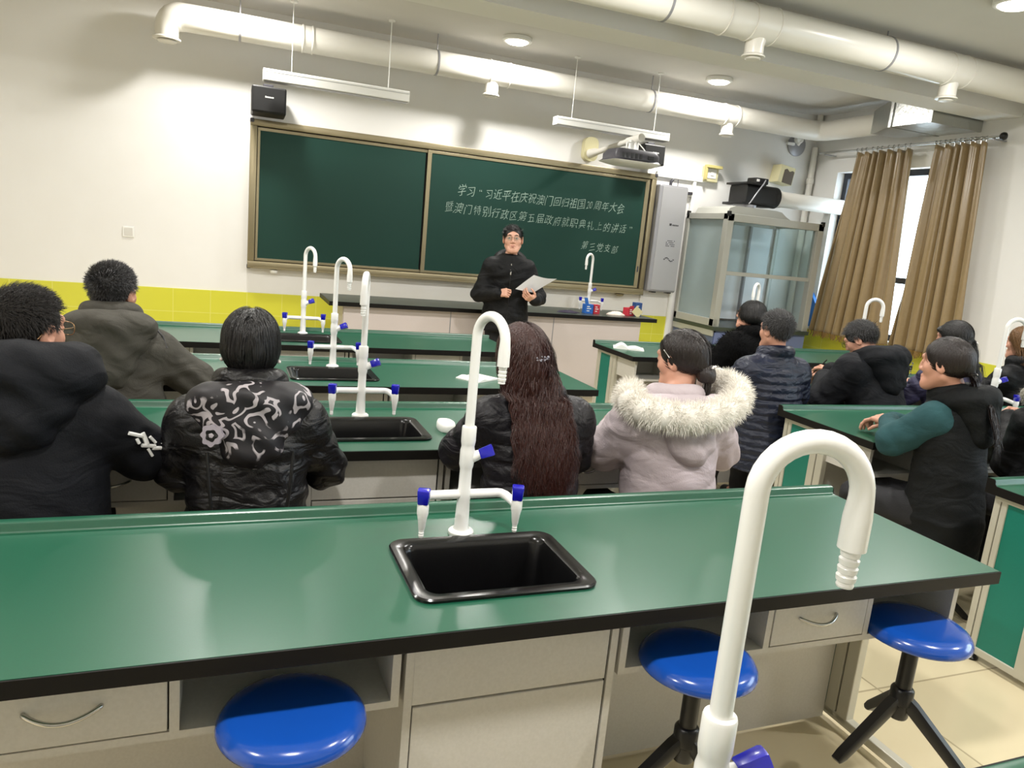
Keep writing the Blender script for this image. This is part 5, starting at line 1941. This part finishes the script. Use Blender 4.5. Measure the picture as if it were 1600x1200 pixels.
# --- A: far-left man, black hooded jacket, glasses
p = Person(-.375, -4.95, R(0), .90, 'person in a black hooded jacket and glasses, seated at the far left edge', head=(.0, .085, 1.165), hyaw=-34, hpitch=3, hs=1.04, lean=.02, tw=1.12,
           arms={1: dict(el=(.29, .11, .80), wr=(.17, .35, .855), sh=(.168, .04, .925)), -1: dict(el=(-.31, .13, .79), wr=(-.12, .38, .855), sh=(-.168, .04, .925))})
p.body()
p.jacket(K['navyblack'], sl=(.082, .074, .072, .052), wr=.005, grow=.012)
p.hood(K['navyblack'], w=.175, drop=.10, thick=.075, zc=1.0, roll=.052, yb=-.075, wr=.006)
p.trousers()
p.hair(M['hair_grey'], 'short', n=5200, seed=3, L=.024, volume=.008, w=.0024)
p.glasses(M['gold_rim'])
a, e, w_ = p.A[1]['sh'], p.A[1]['el'], p.A[1]['wr']
sleeve_marks(p, a, e, .096, .088, (.62, -.50, .60), [(.35, .62, .55, .35, .006), (.55, .72, .30, .50, .007), (.66, .86, .62, .40, .006), (.70, .84, .25, .30, .005), (.84, 1.0, .5, .3, .006), (.52, .60, .55, .62, .005), (.95, 1.08, .15, .22, .005), (.78, .92, .60, .70, .0045)], K['print'])

# --- B: man in the grey jacket
p = Person(-.30, -3.95, R(0), .90, 'person in an olive-grey hooded jacket with cropped black hair, seen from behind', head=(.005, .07, 1.165), hyaw=-20, hpitch=2, hs=1.02, tw=1.08,
           arms={1: dict(el=(.325, .11, .79), wr=(.12, .34, .85), sh=(.165, .045, .925)), -1: dict(el=(-.30, .12, .78), wr=(-.12, .36, .85), sh=(-.165, .045, .925))})
p.body()
p.jacket(K['grey'], sl=(.084, .074, .074, .05), wr=.007, grow=.008, collar=.04, collar_z=.03)
p.hood(K['grey'], w=.15, drop=.15, thick=.058, zc=.965, roll=.043, wr=.006)
g = MB(); g.tube([tuple(q * p.S for q in c) for c in ((.17, .02, 1.03), (.20, -.01, 1.0), (.215, -.03, .955))], .007 * p.S, 8); g.build('shoulder_tab', M['black_plastic'], p.jk, 60)
p.trousers()
p.hair(M['hair'], 'crop', n=5200, seed=5, L=.020, volume=.010, w=.0022)

# --- C: short-haired woman with patterned scarf
p = Person(.165, -4.95, R(0), .864, 'person with a short black bob, patterned scarf hood and black quilted jacket', head=(.0, .075, 1.192), hyaw=-6, hpitch=4, tw=1.02,
           arms={1: dict(el=(.255, .11, .765), wr=(.11, .35, .845)), -1: dict(el=(-.215, .11, .775), wr=(-.11, .35, .845))})
p.body()
p.jacket(K['black_shiny'], puff=.007, period=.085, sl=(.082, .072, .070, .050), wr=.0045, collar=.036, collar_z=.03)
p.hood(K['pattern'], w=.168, drop=.09, thick=.052, zc=.962, roll=.042, yb=-.085, wr=.007, name='scarf_hood')
for s in (-1, 1):
    g = MB()
    g.tube([(s * x * p.S, y * p.S, z * p.S) for x, y, z in ((.125, -.128, .90), (.118, -.142, .80), (.108, -.146, .70), (.104, -.152, .60), (.108, -.165, .50))], .0055 * p.S, 7)
    g.build('piping', M['black_plastic'], p.jk, 60)
flo = np.array((-.112, -.160, .962)) * p.S
fax = Vector((-.30, -.93, .20)).normalized()
fa = fax.orthogonal().normalized(); fb_ = fax.cross(fa)


def petal_disc(r, lobes, amp, h0, h1, ph=0):
    g = MB()
    rings = []
    for hh, sc in ((h0, 1.0), (h1, 1.0), (h1 + .0008, .55), (h1 + .0010, .05)):
        rings.append([Vector(flo) + fax * hh + (fa * math.cos(t) + fb_ * math.sin(t)) * r * sc * (1 + amp * math.cos(lobes * t + ph) + amp * .6 * math.sin(3 * t)) for t in [2 * math.pi * j / 60 for j in range(60)]])
    g.loft(rings)
    return g


pf = petal_disc(.027, 8, .09, -.012, .002).build('printed_flower', mat('pale_flower_print', '#8f8890', .65), p.root, 60)
petal_disc(.015, 5, .10, -.01, .0034, 1).build('flower_ring', K['black_shiny'], pf, 60)
petal_disc(.006, 5, .08, -.01, .0048).build('flower_centre', mat('pale_flower_centre', '#9d969c', .65), pf, 60)
p.trousers()


def bob(F, q):
    F.ell(q.Tm((0, -.022, -.010)), np.array((.080, .090, .084)), q.Rh, .03)
    F.ell(q.Tm((0, -.042, -.048)), np.array((.056, .056, .040)), q.Rh, .03)


p.hair(M['hair'], 'bob', n=4200, seed=8, L=.20, volume=.012, w=.0030, zcut=-.068, extra=bob, flare=.05)
for s in (-1, 1):
    g = MB(); g.lathe([(.0001, -.006), (.005, -.003), (.006, 0), (.005, .003), (.0001, .006)], tuple(p.Tm((s * .088, -.004, -.045)) * p.S), 12)
    g.build('earring', M['pearl'], p.root, 60)

# --- D: long red-brown hair
p = Person(1.03, -4.95, R(0), .864, 'person with long wavy red-brown hair half tied with a beaded clip', head=(-.055, .085, 1.185), hyaw=12, hpitch=5, hroll=-4, tw=1.02,
           arms={1: dict(el=(.225, .12, .78), wr=(.09, .35, .845)), -1: dict(el=(-.245, .16, .80), wr=(-.06, .40, .85))})
p.body()
p.jacket(K['dark_purple'], puff=.009, period=.068, sl=(.088, .072, .070, .050), wr=.003, collar=.036)
p.trousers()
h = p.hair(M['hair_red'], 'pulled', n=9000, seed=9, L=.58, volume=.013, w=.0026, gather=(.004, -.112, .004), wave=.75,
           fall=dict(k=30, to=(.02, -.15), spread=(.05, .016, 0), free=.4, keepx=.6, back=[(a_, b_ - .018) for a_, b_ in BACK]))
g = MB()
r_ = random.Random(4)
for i in range(24):
    q = p.Tm((-.026 + .054 * r_.random(), -.136 - .008 * r_.random(), -.002 + .016 * r_.random()))
    g.lathe([(.0001, -.004), (.0042, 0), (.0001, .004)], tuple(q * p.S), 8)
g.build('hair_clip', M['clip'], h, 40)

# --- E: pale coat with fur hood
p = Person(1.56, -4.95, R(0), .864, 'person in a pale lilac padded coat with a wide white fur hood trim', head=(.04, .095, 1.19), hyaw=26, hpitch=8, hroll=-3, tw=1.06,
           arms={1: dict(el=(.30, .10, .80), wr=(.13, .35, .85), sh=(.17, .04, .95)), -1: dict(el=(-.23, .16, .80), wr=(-.06, .38, .85), sh=(-.165, .04, .95))})
p.body()
p.jacket(K['lilac'], puff=.007, period=.115, chevron=.35, sl=(.095, .076, .074, .05), wr=.006, grow=.006, collar=.04, sleeve_puff=.004)
p.hood(K['lilac'], w=.20, drop=.135, thick=.036, zc=.955, roll=.03, yb=-.095, wr=.006)
ring = [(-.175, .09, 1.055), (-.215, .045, 1.05), (-.235, -.01, 1.035), (-.215, -.075, 1.02), (-.155, -.130, 1.012), (-.075, -.158, 1.012), (.01, -.165, 1.02), (.09, -.155, 1.035), (.165, -.12, 1.06), (.22, -.06, 1.09), (.235, .0, 1.105), (.215, .05, 1.105), (.18, .09, 1.095)]
rad = .047


def tube_samples(ring, rad, n, seed):
    rr = np.random.default_rng(seed)
    ring = np.array(ring)
    t = rr.uniform(0, len(ring) - 1.001, n)
    i = t.astype(int); f = (t - i)[:, None]
    c = ring[i] * (1 - f) + ring[i + 1] * f
    d = ring[i + 1] - ring[i]; d /= np.linalg.norm(d, axis=1, keepdims=True)
    v = rr.normal(size=(n, 3)); v -= d * np.sum(v * d, 1, keepdims=True); v /= np.linalg.norm(v, axis=1, keepdims=True)
    return c + v * rad, v


def frf(F):
    F.path(ring, rad, .02)


fb = p.blob('fur_trim', K['furwhite'], frf, (-.33, -.27, .90), (.33, .18, 1.20), .0085)
P_, N_ = tube_samples(ring, rad - .004, 15000, 3)
p.fur('fur_strands', K['furwhite'], P_, N_, .034, .0021, 5, fb)
p.trousers()


def bun(F, q):
    F.ell(q.Tm((.012, -.105, -.058)), np.array((.046, .036, .046)), q.Rh, .02)


h = p.hair(M['hair_dark'], 'pulled', n=4200, seed=12, L=.19, volume=.011, w=.0030, gather=(.012, -.120, -.055), extra=bun, fall=dict(k=12, to=(.012, -.06), spread=(.018, .010, 0), free=.0))
g = MB()
for dx, dz in ((-.012, .002), (-.005, .007), (.003, .003), (.010, .006)):
    g.lathe([(.0001, -.005), (.005, 0), (.0001, .005)], tuple(p.Tm((.012 + dx * 1.0, -.140, -.028 + dz)) * p.S), 10)
g.build('pearl_clip', M['pearl'], h, 50)
g = MB(); g.tube([tuple(p.Tm(q) * p.S) for q in ((-.082, .03, .05), (-.089, .012, .035), (-.090, 0, .02))], .0022, 6); g.build('hair_pin', M['chrome'], h, 50)

# --- F: navy quilted jacket
p = Person(2.81, -3.98, R(0), .872, 'person with short black hair in a navy horizontally quilted jacket', head=(-.01, .06, 1.195), hyaw=4, hpitch=3, tw=1.08,
           arms={1: dict(el=(.27, .10, .79), wr=(.11, .34, .845)), -1: dict(el=(-.27, .13, .80), wr=(-.14, .37, .845))})
p.body()
p.jacket(K['navy'], puff=.011, period=.047, sl=(.088, .072, .070, .05), wr=.0025, collar=.03, collar_z=.02, hem=.36)
p.trousers()
p.hair(M['hair'], 'short', n=3600, seed=15, L=.028, volume=.011, w=.0026)

# --- H: man writing, glasses
p = Person(3.55, -3.98, R(6), .885, 'person with glasses in a dark navy hooded jacket, writing with head bent', head=(-.03, .18, 1.135), hyaw=18, hpitch=30, lean=.09, tw=1.1,
           arms={1: dict(el=(.30, .30, .80), wr=(.19, .55, .86), hd=(.25, 1, .02), hn=(.45, 0, .85), curl=(45, 50, 30)), -1: dict(el=(-.28, .19, .75), wr=(-.02, .42, .835))})
p.body()
p.jacket(K['navyblack'], sl=(.097, .078, .076, .052), wr=.006, grow=.012)
p.hood(K['navyblack'], w=.165, drop=.13, thick=.068, zc=.985, roll=.045, yb=-.085, wr=.005)
g = MB()
for i in range(7):
    g.tube([tuple(np.array((.085 + .006 * math.sin(i * 2.1), -.118 + .0 * i, 1.045 - i * .017)) * p.S), tuple(np.array((.107 + .007 * math.cos(i * 1.7), -.105, 1.037 - i * .017)) * p.S)], .0035, 6)
g.build('hood_print', K['greyprint'], p.root, 60)
p.trousers()
p.hair(M['hair'], 'short', n=3600, seed=17, L=.030, volume=.012, w=.0026)
p.glasses(M['rim'])
wr_ = p.root.matrix_basis @ Vector(tuple((p.A[-1]['wr'] + np.array((.02, .10, .0))) * p.S))
bpy.context.view_layer.update()
wr_ = p.root.matrix_world @ Vector(tuple((p.A[1]['wr'] + np.array((-.005, .115, -.012))) * p.S))
pen = MB(tuple(wr_))
pen.tube([wr_ + Vector((-.02, .03, -.055)), wr_ + Vector((-.015, .022, -.04)), wr_ + Vector((.03, -.04, .07))], [.001, .0038, .0038], 8)
tag(pen.build('pen', M['black_plastic'], None, 50), 'dark pen held by the writing man with glasses', 'pen')

# --- G: black fur coat, glasses
p = Person(3.51, -2.92, R(12), .85, 'person with glasses and short black hair in a fluffy black fur coat', head=(-.01, .075, 1.20), hyaw=26, hpitch=-6, tw=1.12)
p.body()
jk = p.jacket(K['furblack'], sl=(.10, .082, .08, .06), grow=.018, wr=.004, collar=.05, collar_z=.015)
n_ = len(jk.data.vertices)
vv = np.zeros(n_ * 3); nn = np.zeros(n_ * 3)
jk.data.vertices.foreach_get('co', vv); jk.data.vertices.foreach_get('normal', nn)
vv = vv.reshape(-1, 3) / p.S; nn = nn.reshape(-1, 3)
sel = rng.choice(n_, 9000)
p.fur('fur_strands', K['furblack'], vv[sel], nn[sel], .028, .0028, 4, jk)
p.trousers()


def bowl(F, q):
    F.ell(q.Tm((0, -.028, .0)), np.array((.086, .088, .082)), q.Rh, .03)


p.hair(M['hair'], 'bob', n=3000, seed=21, L=.17, volume=.013, w=.0032, zcut=-.055, extra=bowl, flare=.2, hair_line=.055)
p.glasses(M['rim'])

# --- I: vest, teal sleeves
p = Person(2.87, -5.0, R(14), .885, 'person with a dark ponytail in a long black hooded vest over teal sleeves', head=(-.075, .085, 1.195), hyaw=6, hpitch=4, tw=.92,
           arms={1: dict(el=(.28, .12, .77), wr=(.10, .35, .85)), -1: dict(el=(-.155, .215, .81), wr=(.03, .335, .855), hd=(.35, 1, .03), hn=(-.3, 0, .95), sh=(-.15, .055, .95))})
p.body()
p.jacket(K['vest'], sleeves=False, wr=.004, grow=.0, sl=(.072, .06, .06, .05), puff=.004, period=.13, hem=.30, collar=.045, collar_z=.01)
p.hood(K['vest'], w=.118, drop=.115, thick=.046, zc=.985, roll=.036, yb=-.072)


def slv(F):
    for s in (-1, 1):
        a = p.A[s]
        F.cone(a['sh'] + (-s * .02, 0, 0), a['el'], .086, .072, .02)
        F.cone(a['el'], a['wr'] - nrm(a['wr'] - a['el']) * .0, .068, .050, .02)


p.blob('sweater_sleeves', K['teal'], slv, (-.46, -.10, .60), (.46, .60, 1.12), .008, wr=.003)
p.trousers()
h = p.hair(M['hair_dark'], 'pulled', n=5200, seed=24, L=.36, volume=.010, w=.0030, gather=(.015, -.115, -.035), wave=.2,
           fall=dict(k=22, to=(-.04, -.15), spread=(.026, .012, 0), free=.0, back=[(a_, b_ - .055) for a_, b_ in BACK]))
g = MB(); g.lathe([(.0001, -.006), (.006, 0), (.0001, .006)], tuple(p.Tm((.035, -.118, -.032)) * p.S), 10); g.build('hair_tie_bead', M['pearl'], h, 50)

# --- J: purple-blue jacket behind
p = Person(4.10, -4.0, R(0), .872, 'person with black tied-up hair and fringe in a slate-purple jacket, behind the ponytail', head=(.0, .08, 1.205), hyaw=22, hpitch=8)
p.body()
p.jacket(K['purple'], puff=.009, period=.075, wr=.003, collar=.036)
p.trousers()


def bunj(F, q):
    F.ell(q.Tm((0, .072, .062)), np.array((.055, .030, .026)), q.Rh, .02)
    F.ell(q.Tm((0, -.095, -.03)), np.array((.040, .035, .05)), q.Rh, .02)


h = p.hair(M['hair'], 'pulled', n=3000, seed=27, L=.34, volume=.011, w=.0032, gather=(.0, -.115, -.015), extra=bunj, fall=dict(k=14, to=(.03, -.15), spread=(.028, .012, 0), free=.05, back=[(a_, b_ - .02) for a_, b_ in BACK]))
g = MB(); g.lathe([(.0001, -.012), (.012, -.006), (.014, 0), (.012, .006), (.0001, .012)], tuple(p.Tm((.03, -.125, -.025)) * p.S), 12); g.build('hair_tie', M['pearl'], h, 50)

# --- K: brown hair, right edge
p = Person(4.71, -4.0, R(0), .872, 'person with light brown hair in a black coat, cut off by the right edge', head=(-.01, .08, 1.20), hyaw=10, hpitch=4)
p.body()
p.jacket(K['black'], wr=.005, collar=.04, collar_z=.02)
p.trousers()
h = p.hair(M['hair_brown'], 'pulled', n=3200, seed=30, L=.36, volume=.011, w=.0032, gather=(.0, -.112, .01), wave=.3, fall=dict(k=16, to=(.0, -.15), spread=(.05, .012, 0), free=.4, keepx=.6, back=[(a_, b_ - .02) for a_, b_ in BACK]))
g = MB(); g.lathe([(.0001, -.02), (.024, -.012), (.03, 0), (.024, .012), (.0001, .02)], tuple(p.Tm((.0, -.118, .03)) * p.S), 14, axis=(0, 1, .3)); g.build('hair_bun', M['hair'], h, 60)

# --- L: clasped hands, right edge
p = Person(3.46, -5.02, R(0), .864, 'person at the right edge with clasped hands and grey fur collar, mostly out of frame', head=(.04, .08, 1.20), hyaw=5, hpitch=4, tw=1.05,
           arms={1: dict(el=(.34, .14, .82), wr=(.265, .37, .915), hd=(-.75, .65, .0), hn=(.5, .6, .6), curl=(55, 60, 35)), -1: dict(el=(-.10, .16, .70), wr=(.125, .355, .905), hd=(.75, .65, .05), hn=(-.35, .35, .85), curl=(45, 55, 35))})
p.body()
p.jacket(K['black'], wr=.005, collar=.04)
ringl = [(-.16, .09, 1.09), (-.20, .0, 1.085), (-.17, -.10, 1.07), (-.08, -.15, 1.05), (.05, -.155, 1.05), (.15, -.11, 1.06), (.20, 0, 1.08), (.16, .09, 1.09)]


def frl(F):
    F.path(ringl, .040, .02)


fb = p.blob('fur_collar', K['furgrey'], frl, (-.30, -.26, .90), (.30, .18, 1.15), .0085)
P_, N_ = tube_samples(ringl, .036, 6000, 6)
p.fur('fur_strands', K['furgrey'], P_, N_, .026, .0024, 7, fb)
p.trousers()
p.hair(M['hair'], 'bob', n=2400, seed=33, L=.2, volume=.012, w=.0032, zcut=-.08, extra=bob, flare=.2)

# --- the teacher
p = Person(2.275, -1.30, R(165), .858, 'person with glasses standing at the front in a black coat, reading from a paper', head=(-.005, .065, 1.205), hyaw=-6, hpitch=-4, hroll=3, hs=1.09, standing=True, skin='skin_f', tw=1.08,
           arms={1: dict(sh=(.16, .03, 1.335), el=(.265, .03, 1.075), wr=(.100, .225, 1.105), hd=(-.72, .55, .22), hn=(.45, .75, .35), curl=(72, 85, 55), spread=2, thumb=(18, 35)),
                 -1: dict(sh=(-.16, .03, 1.335), el=(-.30, .02, 1.085), wr=(-.245, .205, 1.068), hd=(.72, .42, .30), hn=(.15, .75, -.55), curl=(30, 45, 30), spread=4, thumb=(45, 30))})
p.body(hv=.0034)
p.face()
p.jacket(K['black'], hem=.74, sl=(.088, .074, .072, .05), wr=.005, collar=0, grow=.004)
z_ = p.zo


def coat_hood(F):
    n = np.array((0, .04, 1.055 + z_))
    pts = []
    for t in np.linspace(-1, 1, 17):
        a = t * 2.5
        pts.append(n + (math.sin(a) * (.108 + .012 * abs(t)), -.105 * math.cos(a) - .005 + .012 * abs(t), .005 - .13 * abs(t) ** 1.6))
    F.path(pts, [.058 - .018 * abs(t) for t in np.linspace(-1, 1, 17)], .02)
    F.ell((0, -.105, 1.0 + z_), (.14, .06, .10), None, .04)


p.blob('hood', K['black'], coat_hood, (-.26, -.24, .85), (.26, .24, 1.16), .0075, wr=.003)


def shirt(F):
    n = np.array((0, .045, 1.065 + z_))
    pts = [n + (.060 * math.sin(t), -.056 * math.cos(t), -.016 * (1 - math.cos(t))) for t in np.linspace(-3.0, 3.0, 15)]
    F.path(pts, .015, .01)
    F.cone((0, .118, 1.02 + z_), (0, .142, .96 + z_), .038, .012, .02)


p.blob('shirt_collar', K['maroon'], shirt, (-.12, -.08, .90), (.12, .20, 1.12), .005)
g = MB()
zz = [(.162, 1.36), (.178, 1.28), (.180, 1.20), (.172, 1.10), (.170, 1.0), (.178, .90), (.182, .78)]
g.tube([(.0, y * p.S, z * p.S) for y, z in zz], .0035 * p.S, 6)
zo_ = g.build('zip', M['black_plastic'], p.jk, 60)
g = MB(); g.box(-.006 * p.S, .006 * p.S, .172 * p.S, .184 * p.S, 1.285 * p.S, 1.33 * p.S, .001); g.box(-.004 * p.S, .004 * p.S, .170 * p.S, .182 * p.S, 1.37 * p.S, 1.385 * p.S, .001)
g.build('zip_pull', M['chrome'], zo_)
g = MB(); g.box(-.075 * p.S, -.058 * p.S, .158 * p.S, .168 * p.S, 1.262 * p.S, 1.278 * p.S, .001); g.build('chest_badge', M['white_plastic'], p.jk)
p.trousers()
p.hair(M['hair'], 'short', n=4000, seed=41, L=.026, volume=.007, w=.0020, hair_line=.069, wide=.9, comb_top=(.75, -.1, .25))
p.glasses(M['gold_rim'], .0009)
# the sheet of paper in the teacher's hand
B0, B1, T1, T0 = [np.array(q) for q in ((2.262, -1.515, 1.098), (2.425, -1.505, 1.078), (2.585, -1.575, 1.205), (2.380, -1.585, 1.222))]
c = (2.40, -1.53, 1.10)
sh_ = MB(c)
rows = []
for i in range(9):
    u = i / 8
    lo_, hi_ = B0 + (B1 - B0) * u, T0 + (T1 - T0) * u
    sag = -.010 * math.sin(math.pi * u)
    rows.append([tuple(lo_ + (0, 0, sag * .3)), tuple(lo_ * .5 + hi_ * .5 + (0, .006, sag)), tuple(hi_ + (0, 0, sag)), tuple(hi_ + (0, .0012, sag)), tuple(lo_ * .5 + hi_ * .5 + (0, .0072, sag)), tuple(lo_ + (0, .0012, sag * .3))])
sh_.loft(rows)
tag(sh_.build('paper_sheet', mat('printer_paper', '#dcdee4', .7), None, 40), 'white sheet of paper held by the standing teacher', 'paper')
